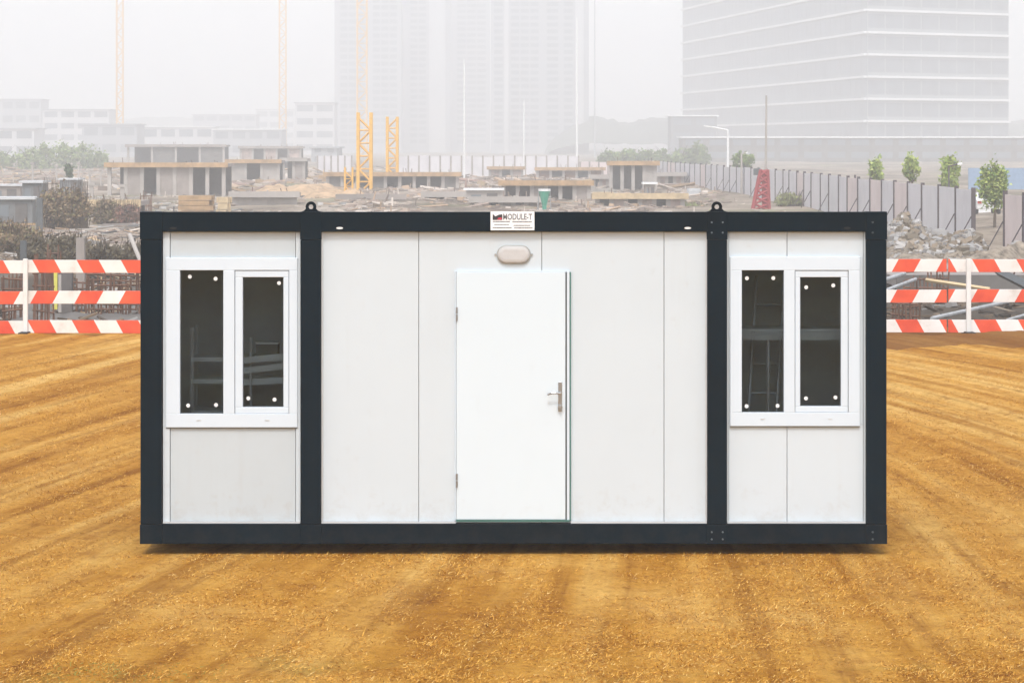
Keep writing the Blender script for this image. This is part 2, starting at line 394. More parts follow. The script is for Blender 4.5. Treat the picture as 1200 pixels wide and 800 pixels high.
# ------------------------------------------------------------ the portable cabin
S = 146.0
def cx(px): return (px - 600.0) / S
def cz(py): return EYE - (py - HZ) / S
cab = thing('portable_cabin', 'white panelled portable cabin with dark teal steel frame, central door and two windows', 'cabin', (0, CY, cz(637)))
def cbox(name, px0, px1, py0, py1, y0, y1, m, parent=cab, bevel=0.0):
    return MB().box(cx(px0), cx(px1), CY+y0, CY+y1, cz(py1), cz(py0)).build(name, m, parent, bevel)
DEP = 2.44
ZT, ZB = cz(248.2), cz(637)
ZR = ZT-0.058      # the rear rail and roof sit lower: the roof drains to the back
fr = M['frame']
# front rails run between the posts
for i, (a, b) in enumerate(((190, 352), (376.3, 828.7), (852.3, 1015))):
    r = MB().box(cx(a), cx(b), CY+0.002, CY+0.14, cz(271.5), ZT-0.002).build('top_rail', fr, cab, 0.004)
    r = MB().box(cx(a), cx(b), CY+0.002, CY+0.14, ZB+0.001, cz(613.5)).build('bottom_rail', fr, cab, 0.004)
def post(a, b, y0=0.0, y1=0.15):
    return MB().box(cx(a), cx(b), CY+y0, CY+y1, cz(614), cz(281)).build('frame_post', fr, cab, 0.006)
for a, b in ((164.5, 189.5), (352.3, 376), (829, 852), (1015.3, 1039)):
    post(a, b)
    for z0, z1, nm in ((cz(280.7), ZT, 'frame_node'), (ZB, cz(614.4), 'frame_node')):
        n_ = MB().box(cx(a-0.6), cx(b+0.6), CY-0.004, CY+0.155, z0, z1).build(nm, fr, cab, 0.003)
        # hex bolts
        if a > 800:
            q = MB()
            w = (b-a)
            for fx in ((0.22, 0.78) if a < 1000 else (0.3, 0.32)):
                for fz in (0.25, 0.62):
                    zz = z0+(z1-z0)*fz
                    q.bar((cx(a+w*fx), CY-0.010, zz), (cx(a+w*fx), CY+0.0, zz), 0.008, 6)
            q.build('bolt', M['bolt'], n_)
# seam where each rail butts a post
for px in (185, 1016.5):
    pass
# back frame, end rails, roof and floor
for a, b in ((164.5, 189.5), (1015.3, 1039)):
    MB().box(cx(a), cx(b), CY+DEP-0.15, CY+DEP, ZB, ZR-0.004).build('rear_post', fr, cab, 0.006)
    for z0, z1, nm in ((ZT-0.17, ZR, 'side_top_rail'), (ZB+0.002, ZB+0.15, 'side_bottom_rail')):
        MB().box(cx(a)+0.004, cx(b)-0.004, CY+0.16, CY+DEP-0.152, z0, z1).build(nm, fr, cab, 0.004)
for z0, z1, nm in ((ZT-0.17, ZR-0.002, 'rear_top_rail'), (ZB+0.002, ZB+0.15, 'rear_bottom_rail')):
    MB().box(cx(190), cx(1015), CY+DEP-0.148, CY+DEP-0.002, z0, z1).build(nm, fr, cab, 0.004)
for (a, b) in ((168, 180), (1024, 1036)):
    MB().box(cx(a)+0.01, cx(b), CY+0.16, CY+DEP-0.16, ZB+0.152, ZT-0.172).build('side_wall', M['panel'], cab)
MB().box(cx(180.5), cx(1023.5), CY+DEP-0.1, CY+DEP-0.04, ZB+0.152, ZT-0.172).build('rear_wall', M['panel'], cab)
MB().box(cx(183), cx(1022), CY+0.145, CY+DEP-0.15, ZT-0.12, ZT-0.075).build('roof', M['shed_roof'], cab)
MB().box(cx(183), cx(1022), CY+0.115, CY+DEP-0.15, ZB+0.03, ZB+0.15).build('cabin_floor', M['inside_floor'], cab)
for px in (320, 880):   # partitions between the rooms
    MB().box(cx(px+40 if px<600 else px-50)-0.03, cx(px+40 if px<600 else px-50)+0.03, CY+0.13, CY+DEP-0.11, ZB+0.151, ZT-0.12).build('inner_partition', M['inside'], cab)
MB().box(cx(180.5), cx(1023.5), CY+1.45, CY+1.475, ZB+0.152, ZT-0.172).build('brightening_lining', M['inside'], cab)  # added pale sheet, set forward to catch light and brighten the glass
# support feet set back under the floor frame
for px in (185, 364, 600, 840, 1018):
    for yy in (0.78, 1.3, 2.1):
        MB().box(cx(px)-0.1, cx(px)+0.1, CY+yy, CY+yy+0.22, -0.03, ZB-0.001).build('support_foot', M['conc_dark'], cab, 0.005)
# wall panels
PF, PB = 0.055, 0.105
g = 0.30
def panel(px0, px1, py0, py1, m, f=PF): return MB().box(cx(px0+g), cx(px1-g), CY+f, CY+PB, cz(py1), cz(py0)).build('wall_panel', m, cab, 0.002)
panel(198.6, 346, 271.8, 303.5, M['panel_grey']); panel(198.6, 346, 499, 613.2, M['panel_grey'])
for a, b in ((190, 198.6), (346, 352)):
    MB().box(cx(a+g), cx(b-g), CY+PF-0.012, CY+PB, cz(613.2), cz(271.8)).build('edge_trim', M['panel'], cab, 0.002)
for a, b, m in ((376.5, 490.5, 'panel'), (490.5, 635, 'panel'), (635, 778.5, 'panel'), (778.5, 828.8, 'panel')):
    panel(a, b, 271.8, 613.2, M[m])
for a, b in ((854.5, 923.0), (923.0, 1012.5)):
    panel(a, b, 271.8, 303, M['panel']); panel(a, b, 498, 613.2, M['panel'])
for a, b in ((852.3, 854.4), (1012.6, 1015)):
    MB().box(cx(a), cx(b), CY+PF-0.012, CY+PB, cz(613.2), cz(271.8)).build('edge_trim', M['panel_grey'], cab)
for a, b in ((1006.5, 1012.4), (854.5, 858)):
    panel(a, b, 303.2, 497.8, M['panel'])
for a, b in ((376.2, 378.4), (826.8, 828.9)):
    MB().box(cx(a), cx(b), CY+PF-0.012, CY+PF-0.001, cz(611), cz(272.5)).build('edge_trim', M['trim'], cab)
for a, b in ((190.5, 351.5), (376.5, 534), (669, 828.5), (853, 1014.5)):     # drip strip at the foot of the panels
    MB().box(cx(a), cx(b), CY+0.02, CY+PF-0.013, cz(613.3), cz(611.2)).build('sill_strip', M['trim'], cab)
# dark backing behind the panel joints
for a, b in ((377, 828),):
    MB().box(cx(a), cx(b), CY+PB+0.001, CY+PB+0.006, cz(613), cz(272)).build('joint_backing', M['seal'], cab)
# rail slots
for i, px in enumerate((203, 398, 806, 993)):
    MB().prism([(cx(px)+0.028*math.cos(t)*(1 if abs(math.cos(t))>.3 else 1), cz(267.3)+0.009*math.sin(t)) for t in [2*PI*k/14 for k in range(14)]], CY-0.001, CY+0.0015).build('rail_slot', M['white'] if i in (1, 2) else M['dark'], cab)
# lifting eyes
for px in (364, 840.5):
    q = MB(); c0 = (cx(px), cz(242.6)); ro, ri = 0.043, 0.019; n = 28
    vs = []; 
    for y in (CY+0.04, CY+0.07):
        for r_ in (ro, ri):
            vs += [(c0[0]+r_*math.cos(2*PI*k/n), y, c0[1]+r_*math.sin(2*PI*k/n)) for k in range(n)]
    fs = []
    for k in range(n):
        k2 = (k+1) % n
        fs += [(k, k2, n+k2, n+k), (2*n+k, 3*n+k, 3*n+k2, 2*n+k2), (k, 2*n+k, 2*n+k2, k2), (n+k, n+k2, 3*n+k2, 3*n+k)]
    q.add(vs, fs)
    q.prism([(c0[0]-0.078, ZT), (c0[0]-0.03, ZT), (c0[0]-0.02, c0[1]-0.036), (c0[0]-0.042, c0[1]-0.015), (c0[0]-0.055, c0[1]-0.03)][::1], CY+0.041, CY+0.069)
    q.prism([(c0[0]+0.078, ZT), (c0[0]+0.055, c0[1]-0.03), (c0[0]+0.042, c0[1]-0.015), (c0[0]+0.02, c0[1]-0.036), (c0[0]+0.03, ZT)], CY+0.041, CY+0.069)
    q.box(c0[0]-0.03, c0[0]+0.03, CY+0.0415, CY+0.0685, ZT-0.001, c0[1]-0.034)
    q.build('lifting_eye', fr, cab)

# windows
def window(x0, x1, y0, y1, p1, sash, p2):
    """x0..y1 casing; p1 fixed pane; sash outline; p2 pane of the sash (photo pixels)"""
    def ring(o, i, f0, f1):
        q = MB(); (a, b, c, d), (e, f, g_, h) = o, i
        q.box(cx(a), cx(b), CY+f0, CY+f1, cz(g_), cz(c)); q.box(cx(a), cx(b), CY+f0, CY+f1, cz(d), cz(h))
        q.box(cx(a), cx(e), CY+f0, CY+f1, cz(h), cz(g_)); q.box(cx(f), cx(b), CY+f0, CY+f1, cz(h), cz(g_))
        return q
    q = MB()
    i0, i1, j0, j1 = p1[0], sash[1], p1[2], p1[3]
    q = ring((x0, x1, y0, y1), (i0, sash[1], p1[2], p1[3]), 0.028, 0.115)
    q.box(cx(p1[1]), cx(sash[0]), CY+0.028, CY+0.115, cz(j1), cz(j0))       # mullion
    w = q.build('window', M['pvc'], cab, 0.003)
    # sash: a slimmer leaf set into the right half
    s_ = ring((sash[0]+0.5, sash[1]-0.5, sash[2]+0.6, p1[3]-0.2), p2, 0.036, 0.10)
    s_.build('sash', M['pvc'], w, 0.004)
    l_ = ring((sash[0], sash[1], sash[2], p1[3]), (sash[0]+0.45, sash[1]-0.45, sash[2]+0.55, p1[3]-0.15), 0.05, 0.1)
    l_.build('sash_seal', M['seal'], w)
    for p in (p1, p2):
        MB().box(cx(p[0]), cx(p[1]), CY+0.068, CY+0.073, cz(p[3]), cz(p[2])).build('pane', M['glass'], w)
        ring(p, (p[0]+0.7, p[1]-0.7, p[2]+0.7, p[3]-0.7), 0.060, 0.067).build('pane_seal', M['seal'], w)
    # drain caps on the lower member
    for px in (x0+(x1-x0)*0.25, x0+(x1-x0)*0.77):
        MB().box(cx(px-2.5), cx(px+2.5), CY+0.024, CY+0.0275, cz(y1-8.0), cz(y1-9.3)).build('drain_cap', M['trim'], w)
    # thin dark strip that paints the shadow line under the casing
    MB().box(cx(x0), cx(x1), CY+0.034, CY+0.054, cz(y1+0.9), cz(y1+0.1)).build('sill_shadow', M['seal'], w)
    return w
wl = window(194, 348.2, 302.3, 501, (210.5, 261.3, 316.8, 485), (274.5, 338.5, 316.8, 487), (284, 331.8, 325, 477.3))
wr = window(856, 1008.2, 301, 499.5, (869.6, 919, 316.8, 483.4), (931.8, 994.8, 316.8, 487), (938.2, 986, 325, 476.2))
def pads(w, pts):
    for x, y in pts:
        MB().bar((cx(x), CY+0.064, cz(y)), (cx(x), CY+0.0678, cz(y)), 0.016, 10).build('corner_pad', M['white'], w)
pads(wl, ((221.5, 324.5), (251.8, 327), (326.3, 332), (219.5, 475.7), (252.3, 475), (290.2, 467.3), (321, 468.7)))
pads(wr, ((876, 326.4), (907, 326.2), (945.6, 337), (977.4, 334.8), (875.6, 476.5), (912, 476), (945.3, 467.3), (980, 466.2)))

# door
door = MB().box(cx(534.8), cx(662.6), CY+0.022, CY+0.054, cz(608.8), cz(319)).build('door', M['door'], cab, 0.003)
MB().box(cx(663.0), cx(664.3), CY+0.032, CY+0.053, cz(609), cz(320)).build('door_seal', M['seal'], door)
MB().box(cx(664.5), cx(667.4), CY+0.026, CY+0.054, cz(610), cz(317.8)).build('door_jamb', M['pvc'], cab, 0.002)
MB().box(cx(667.6), cx(669.2), CY+0.036, CY+0.054, cz(610.4), cz(319)).build('jamb_seal', M['teal_seal'], cab)
MB().box(cx(532.6), cx(534.4), CY+0.042, CY+0.054, cz(610), cz(317.8)).build('door_jamb', M['pvc'], cab, 0.002)
MB().box(cx(534.6), cx(667.4), CY+0.034, CY+0.0545, cz(318.8), cz(317.6)).build('door_head', M['pvc'], cab)
MB().box(cx(534.6), cx(667.4), CY+0.012, CY+0.054, cz(611.2), cz(609.1)).build('door_threshold', M['teal_seal'], cab)
for py in (368, 563):
    q = MB(); q.bar((cx(535.2), CY+0.014, cz(py-8)), (cx(535.2), CY+0.014, cz(py-0.6)), 0.008, 10); q.bar((cx(535.2), CY+0.014, cz(py+0.6)), (cx(535.2), CY+0.014, cz(py+8)), 0.008, 10)
    q.build('hinge', M['steel'], door)
hp = MB().box(cx(654.2), cx(658.7), CY+0.012, CY+0.0215, cz(482), cz(447.5)).build('handle_plate', M['steel'], door, 0.003)
hq = MB().bar((cx(656.4), CY+0.012, cz(460.5)), (cx(656.4), CY-0.04, cz(460.5)), 0.0105, 10)
hq.path([(cx(656.4), CY-0.038, cz(460.5)), (cx(651), CY-0.042, cz(459.8)), (cx(646), CY-0.040, cz(460.2)), (cx(641.5), CY-0.034, cz(461.8))], 0.0085, 10)
hq.build('handle', M['steel'], door, smooth=False)
kq = MB().bar((cx(656.4), CY+0.012, cz(477)), (cx(656.4), CY-0.012, cz(477)), 0.019, 14)
kq.bar((cx(656.4), CY-0.012, cz(477)), (cx(656.4), CY-0.03, cz(477)), 0.009, 10)
kq.build('lock_cylinder', M['steel'], door)

# bulkhead lamp
def stadium(cx0, cz0, hw, r, n=12):
    pts = []
    for k in range(n+1): t = -PI/2+PI*k/n; pts.append((cx0+hw-r+r*math.cos(t), cz0+r*math.sin(t)))
    for k in range(n+1): t = PI/2+PI*k/n; pts.append((cx0-hw+r+r*math.cos(t), cz0+r*math.sin(t)))
    return pts
lx, lz = cx(602), cz(298.5)
bl = MB().prism(stadium(lx, lz, 0.137, 0.076), CY+0.04, CY+0.054).build('bulkhead_lamp', M['lamp_rim'], cab, 0.004)
q = MB()
prof = [(0.128, 0.068, 0.041), (0.126, 0.066, 0.030), (0.118, 0.058, 0.022), (0.10, 0.04, 0.018)]
loops = [stadium(lx, lz, a, r_) for a, r_, y in prof]; n = len(loops[0])
vs = []
for lp, (a, r_, y) in zip(loops, prof): vs += [(x, CY+y, z) for x, z in lp]
fs = [(j*n+i, j*n+(i+1)%n, (j+1)*n+(i+1)%n, (j+1)*n+i) for j in range(3) for i in range(n)] + [tuple(range(3*n, 4*n))]
q.add(vs, fs); q.build('lamp_cover', M['diffuser'], bl, smooth=False)
for dx in (-0.147, 0.147):
    MB().bar((lx+dx, CY+0.044, lz), (lx+dx, CY+0.054, lz), 0.009, 8).build('lamp_screw', M['lamp_rim'], bl)

# name plate
npl = MB().box(cx(574.8), cx(626.3), CY-0.008, CY-0.0005, cz(270), cz(248.0)).build('name_plate', M['sticker'], cab, 0.002)
def text_obj(body, px0, px1, py_top, py_base, m, parent, name='lettering', bold=0.0):
    cu = bpy.data.curves.new('lettering', 'FONT'); cu.body = body; cu.size = 1.0; cu.extrude = 0.0; cu.offset = bold
    cu.resolution_u = 3
    tmp = bpy.data.objects.new('tmp', cu); COL.objects.link(tmp)
    dg = bpy.context.evaluated_depsgraph_get(); dg.update()
    me = bpy.data.meshes.new_from_object(tmp.evaluated_get(dg)); bpy.data.objects.remove(tmp)
    co = [v.co.copy() for v in me.vertices]
    x0 = min(c.x for c in co); x1 = max(c.x for c in co); y0 = min(c.y for c in co); y1 = max(c.y for c in co)
    q = MB()
    vs = [(cx(px0)+(c.x-x0)/(x1-x0)*(cx(px1)-cx(px0)), CY-0.0095, cz(py_base)+(c.y-y0)/(y1-y0)*(cz(py_top)-cz(py_base))) for c in co]
    q.add(vs, [tuple(p.vertices) for p in me.polygons])
    bpy.data.meshes.remove(me)
    return q.build(name, m, parent)
text_obj('MODULE-T', 589.6, 623.6, 250.4, 257.6, M['ink_grey'], npl, bold=0.02)
lg = MB()
yl = CY-0.0095
def flat(q, pts, y=yl): q.add([(cx(a), y, cz(b)) for a, b in pts], [tuple(range(len(pts)))])
flat(lg, [(577.4, 250.6), (580.5, 253.6), (584.5, 251.6), (588.6, 251.0), (588.6, 257.8), (577.4, 257.8)][::-1])
lg.build('emblem', M['ink'], npl)
lg = MB(); flat(lg, [(582.5, 257.5), (584.0, 255.2), (587.6, 254.8), (588.2, 257.5)][::-1], CY-0.0102); lg.build('emblem_accent', M['ink_red'], npl)
# the small print is too fine to read in the photo: rows of short strokes
lg = MB(); rr = random.Random(3)
for (a, b, y0, y1) in ((577.5, 597.5, 259.0, 260.4), (600.5, 623.5, 259.2, 260.6), (579, 596.5, 262.7, 263.8), (577.5, 599.5, 266.2, 267.5), (602, 621.5, 263.6, 264.8), (602.5, 624.2, 266.4, 267.7)):
    x = a
    while x < b:
        w = rr.uniform(0.35, 1.0)
        lg.add([(cx(x), yl, cz(y1)), (cx(min(x+w, b)), yl, cz(y1)), (cx(min(x+w, b)), yl, cz(y0)), (cx(x), yl, cz(y0))], [(0, 1, 2, 3)])
        x += w + rr.uniform(0.1, 0.3)
lg.build('small_print', M['ink_grey'], npl)

# added furniture inside, standing in for the reflections in the window glass
t = thing('reflection_rack', 'added pale rack standing in for reflections in the left cabin window', 'shelf', (cx(270), CY+1.3, ZB+0.15))
for z, y0 in ((0.62, 0.62), (0.98, 0.62), (1.24, 0.62), (1.42, 0.62)):
    MB().box(cx(215), cx(335), CY+y0, CY+y0+0.4, ZB+z, ZB+z+0.035).build('shelf_board', M['shelf_m'], t)
q = MB()
for px in (216, 262, 334):
    for yy in (0.64, 1.0): q = MB().box(cx(px)-0.015, cx(px)+0.015, CY+yy-0.015, CY+yy+0.015, ZB+0.151, ZB+1.7); q.build('rack_upright', M['tube_m'], t)
t = thing('added_box', 'added dark box on the upper shelf behind the left cabin window', 'box', (cx(300), CY+1.3, ZB+1.35))
q = MB(); q.box(cx(292), cx(318), CY+0.68, CY+0.93, ZB+1.451, ZB+1.56); q.build('box_body', M['seal'], t)
q = MB(); q.box(cx(291), cx(319), CY+0.67, CY+0.94, ZB+1.5605, ZB+1.575); q.build('box_lid', M['shelf_m'], t)
t = thing('reflection_table', 'added narrow table whose corrugated pale band stands in for a reflection in the right cabin window', 'table', (cx(930), CY+0.9, ZB+0.15))  # added table; its pale band imitates a reflection in the pane
MB().box(cx(862), cx(1000), CY+0.35, CY+0.85, cz(391), cz(388.5)).build('table_top', M['shelf_m'], t)
q = MB()
for k in range(46): q.rbox((cx(863.5+3*k), CY+0.345, cz(396.5)), (0.012, 0.012, 0.075), (0, 0.5, 0))
q.build('apron', M['shelf_m'], t)
for px in (866, 905, 996):
    MB().bar((cx(px), CY+0.4, cz(401)), (cx(px), CY+0.4, ZB+0.151), 0.016, 8).build('table_leg', M['tube_m'], t)
t = thing('reflection_boards', 'added pale boards standing in for reflected streaks in the lower left cabin window', 'boards', (cx(310), CY+0.5, ZB+0.15))  # added boards imitating the pale streaks reflected in the pane
for k, (pa, pb, rz) in enumerate(((400, 436, 0.10), (412, 448, 0.12), (430, 462, 0.05))):
    MB().rbox((cx(306+2*k), CY+0.45+0.05*k, cz((pa+pb)/2+6)), (0.42, 0.02, 0.05), (0, -rz, 0)).build('board', M['shelf_m'], t)
MB().box(cx(286), cx(289), CY+0.52, CY+0.56, ZB+0.151, cz(400)).build('upright', M['tube_m'], t)
t = thing('reflection_ladder', 'added leaning steel ladder standing in for reflections in the right cabin window', 'ladder', (cx(893), CY+1.6, ZB+0.15))  # added ladder, in place of shapes reflected in the glass
q = MB(); q.bar((cx(878), CY+0.8, ZB+0.16), (cx(900), CY+1.2, cz(330)), 0.018, 8); q.build('rail', M['tube_m'], t)
q = MB(); q.bar((cx(912), CY+0.8, ZB+0.16), (cx(934), CY+1.2, cz(330)), 0.018, 8); q.build('rail', M['tube_m'], t)
for k in range(7):
    f_ = (k+1)/8.0
    q = MB(); a = Vector((cx(878), CY+0.8, ZB+0.16)).lerp(Vector((cx(900), CY+1.2, cz(330))), f_); b = Vector((cx(912), CY+0.8, ZB+0.16)).lerp(Vector((cx(934), CY+1.2, cz(330))), f_)
    q.bar(a, b, 0.012, 6); q.build('rung', M['tube_m'], t)

# ------------------------------------------------------------ striped barriers
BY = 56.0
def bz(py): return PZ(py, BY)
TILT = random.Random(5)
def barrier(label, xa, xb, posts, boards):
    t = thing('striped_barrier', label, 'barrier', ((xa+xb)/2, BY, 0.0), 'striped board barriers along the field edge')
    for (py0, py1, lean, off) in boards:
        m = stripe_mat('red_white_stripes', lean, off - t.location.x)
        zc = (bz(py0)+bz(py1))/2
        o = MB().box(xa+0.01, xb-0.01, BY-0.02, BY+0.02, bz(py1), bz(py0)).build('board', m, t, 0.004)
        o.rotation_euler = (0, TILT.uniform(-0.0022, 0.0022), 0)
    for x in posts:
        MB().box(x-0.04, x+0.04, BY-0.10, BY-0.025, -0.05, bz(303)).build('post', M['post'], t, 0.01)
        MB().rbox((x, BY-0.05, 0.01), (0.16, 0.7, 0.06), (0, 0, 0)).build('foot', M['dark'], t, 0.01)
# offsets: world x (at z=0) where a red band starts
def offs(px, py, lean, k=0.55): return PX(px, BY) - lean*k*bz(py)*1.0
def brd(rows): return [(p0, p1, l, offs(px, (p0+p1)/2, l)) for (p0, p1, l, px) in rows]
barrier('red and white board barrier leaving the picture at the left edge', -17.5, PX(29, BY), (-17.3, -13.0),
        brd(((305, 320, -1, 8-26), (341, 356, 1, -6), (375.5, 390.5, -1, -12))))
barrier('red and white board barrier between the left white post and the cabin', PX(29, BY), -0.6, (PX(30.5, BY), -2.0),
        brd(((305, 320, -1, 42.0), (341, 356, 1, 39.5), (375.5, 390.5, -1, 36.5))))
barrier('short stretch of red and white board barrier just right of the cabin', 0.6, PX(1110, BY), (1.5, 5.6),
        brd(((304, 319, 1, 1049), (339.5, 354.5, 1, 1047), (374, 389, -1, 1053))))
barrier('red and white board barrier with white post at the right edge', PX(1110.5, BY), 17.5, (PX(1134.5, BY), 13.5, 17.0),
        brd(((304, 319, -1, 1143), (339.5, 354.5, 1, 1141), (374, 389, -1, 1145))))

# ------------------------------------------------------------ building-site clutter
def rubble(name, label, n, yr, xr, size, pal, seed, flatn=0.5, pw=1.0, kind='stuff', cat='rubble'):
    r = random.Random(seed); q = MB()
    for _ in range(n):
        y = yr[0]+(yr[1]-yr[0])*r.random()**pw
        x = xr(y, r)
        if noise.noise(Vector((x*0.11, y*0.035, seed*3.7)))+0.5*noise.noise(Vector((x*0.5, y*0.1, seed))) < r.uniform(-.35, .3): continue
        s = size[0]*(size[1]/size[0])**r.random()
        ty_ = r.random()
        if ty_ < 0.42: dims = (s*3.6, s*0.3, s*0.14)
        elif ty_ < 0.46: dims = (s*0.14, s*0.14, s*1.1)
        elif ty_ < 0.75: dims = (s*1.4, s*1.2, s*0.15)
        else: dims = (s*.8, s*r.uniform(.3, .8), s*r.uniform(.2, .5))
        rot = (r.gauss(0, flatn*0.22), r.gauss(0, flatn*0.2), r.gauss(0, 0.5))
        c = r.choice(pal); k = r.uniform(0.7, 1.25)
        q.rbox((x, y, terr(x, y)+dims[2]*0.4+ (0.0)), dims, rot, tuple(min(.85, v*k) for v in c))
    o = q.build(name, M['rubble']); tag(o, label, cat, kind=kind); return o
WOODS = [(0.36,0.25,0.15),(0.5,0.38,0.24),(0.28,0.2,0.13)]
GREYS = [(0.34,0.33,0.32),(0.22,0.21,0.2),(0.46,0.44,0.42),(0.12,0.115,0.11)]
DARK = [(0.075,0.058,0.045),(0.125,0.092,0.062),(0.18,0.135,0.095),(0.045,0.038,0.032)]
PALE = [(0.40,0.32,0.26),(0.47,0.40,0.34),(0.34,0.27,0.23),(0.27,0.21,0.17),(0.60,0.53,0.47),(0.44,0.31,0.21),(0.20,0.16,0.135)]
wedge = lambda a, b: (lambda y, r: (a+(b-a)*r.random())/F*y)
rubble('debris_field', 'dark heap of broken boards and scrap behind the left barriers', 7500, (78, 165), wedge(-640, -400), (0.10, 0.42), DARK*3+WOODS+GREYS, 1, 1.0)
rubble('debris_field', 'scattered boards and rubble on the muddy ground left of the cabin roof', 4200, (150, 330), wedge(-640, -150), (0.12, 0.6), PALE+GREYS+DARK[2:3], 2, .7)
rubble('debris_field', 'scattered planks and slabs on the open ground above the middle of the cabin', 6500, (210, 470), wedge(-200, 240), (0.2, 0.8), PALE, 3, .6)
rubble('debris_field', 'low rubble and planks in front of the pale hoarding', 1500, (190, 400), lambda y, r: r.uniform(0.02*y, min(20.4, 0.16*y)), (0.15, 0.6), PALE+[(0.3,0.3,0.16)], 4, .6)
rubble('debris_field', 'hazy brown jumble of formwork and props far across the site', 3500, (330, 640), wedge(-640, 190), (0.3, 1.5), PALE+WOODS+[(0.36,0.24,0.2),(0.3,0.24,0.2)], 6, .9)
rubble('debris_field', 'steel scrap and boards in the dark pit behind the right barriers', 1500, (80, 122), wedge(380, 640), (0.08, 0.36), DARK*3+GREYS[1:2]+[(0.3,0.25,0.20)], 5, 1.0)

def shell(name, label, cat, px0, px1, pyt, pyb, Y, ncol, wallm, depth=8.0, openings=(), slab='wood', group=None):
    """unfinished ground floor: slab on columns with wall panels between some of them"""
    x0, x1, z1 = PX(px0, Y), PX(px1, Y), PZ(pyt, Y); z0 = GZ-0.7
    t = thing(name, label, cat, ((x0+x1)/2, Y, GZ), group)
    h = z1-z0; st = 0.3
    MB().box(x0-0.3, x1+0.3, Y-0.3, Y+depth, z1-st, z1).build('roof_slab', M['conc'], t)
    q = MB().box(x0-0.45, x1+0.45, Y-0.5, Y-0.31, z1-st-0.05, z1+0.12); q.build('formwork_edge', M[slab], t)
    w = (x1-x0)/ncol
    for k in range(ncol+1):
        xc = x0+w*k
        MB().box(xc-0.18, xc+0.18, Y, Y+0.4, z0, z1-st-0.001).build('column', M['conc_light'], t)
    for k in range(ncol):
        if k in openings: continue
        MB().box(x0+w*k+0.181, x0+w*(k+1)-0.181, Y+0.1, Y+0.3, z0, z1-st-0.001).build('wall_panel', M[wallm], t)
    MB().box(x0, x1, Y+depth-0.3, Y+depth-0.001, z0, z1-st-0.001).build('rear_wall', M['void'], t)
    r = random.Random(int(px0))
    for k in range(min(8, int((x1-x0)*.7))):
        q = MB(); xx = r.uniform(x0, x1); q.bar((xx, Y+r.uniform(0.2, 2), z1), (xx+r.uniform(-.1, .1), Y+0.4, z1+r.uniform(0.2, 0.6)), 0.03, 4)
        q.build('rebar_starter', M['rust'], t)
    return t
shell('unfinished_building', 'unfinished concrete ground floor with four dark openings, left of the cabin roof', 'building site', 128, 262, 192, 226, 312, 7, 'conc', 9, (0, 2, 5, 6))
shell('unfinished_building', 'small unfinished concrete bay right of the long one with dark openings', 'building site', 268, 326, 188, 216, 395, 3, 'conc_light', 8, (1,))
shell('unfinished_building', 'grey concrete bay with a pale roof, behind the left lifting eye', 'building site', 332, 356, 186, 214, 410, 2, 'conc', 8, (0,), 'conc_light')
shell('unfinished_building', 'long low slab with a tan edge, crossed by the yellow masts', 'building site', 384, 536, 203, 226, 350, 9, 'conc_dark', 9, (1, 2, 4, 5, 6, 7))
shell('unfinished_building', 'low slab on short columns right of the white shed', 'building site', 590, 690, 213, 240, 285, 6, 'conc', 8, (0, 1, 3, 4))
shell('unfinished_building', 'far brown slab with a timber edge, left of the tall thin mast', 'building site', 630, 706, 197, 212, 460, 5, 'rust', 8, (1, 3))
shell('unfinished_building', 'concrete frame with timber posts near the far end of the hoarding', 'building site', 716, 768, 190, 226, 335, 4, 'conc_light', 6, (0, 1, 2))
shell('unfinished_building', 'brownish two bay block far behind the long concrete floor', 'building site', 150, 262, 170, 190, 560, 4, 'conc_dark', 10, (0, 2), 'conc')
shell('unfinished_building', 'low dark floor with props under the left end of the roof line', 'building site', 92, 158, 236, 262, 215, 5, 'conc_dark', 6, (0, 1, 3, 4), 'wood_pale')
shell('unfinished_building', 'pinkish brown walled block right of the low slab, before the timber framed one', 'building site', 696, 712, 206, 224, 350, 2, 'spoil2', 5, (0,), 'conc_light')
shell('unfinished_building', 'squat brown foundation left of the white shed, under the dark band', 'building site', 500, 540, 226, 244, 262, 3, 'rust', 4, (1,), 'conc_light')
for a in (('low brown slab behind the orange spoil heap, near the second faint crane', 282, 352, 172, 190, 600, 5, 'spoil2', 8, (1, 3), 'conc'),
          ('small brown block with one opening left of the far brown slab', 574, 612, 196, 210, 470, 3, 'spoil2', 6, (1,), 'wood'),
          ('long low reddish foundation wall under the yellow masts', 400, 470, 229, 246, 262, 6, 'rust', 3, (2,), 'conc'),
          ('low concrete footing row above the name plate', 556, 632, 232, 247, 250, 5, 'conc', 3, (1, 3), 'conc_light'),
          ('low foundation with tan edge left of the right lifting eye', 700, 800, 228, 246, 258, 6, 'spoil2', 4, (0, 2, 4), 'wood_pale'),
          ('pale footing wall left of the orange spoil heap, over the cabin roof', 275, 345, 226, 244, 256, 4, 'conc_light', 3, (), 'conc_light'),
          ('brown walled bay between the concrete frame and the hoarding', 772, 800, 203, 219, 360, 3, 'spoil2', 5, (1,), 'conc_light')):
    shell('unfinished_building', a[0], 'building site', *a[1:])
shell('unfinished_basement', 'sunken concrete basement with a tan slab, behind the right barriers', 'building site', 1066, 1210, 326, 372, 100, 4, 'conc_dark', 12, (0, 1, 2, 3), 'conc_dark')

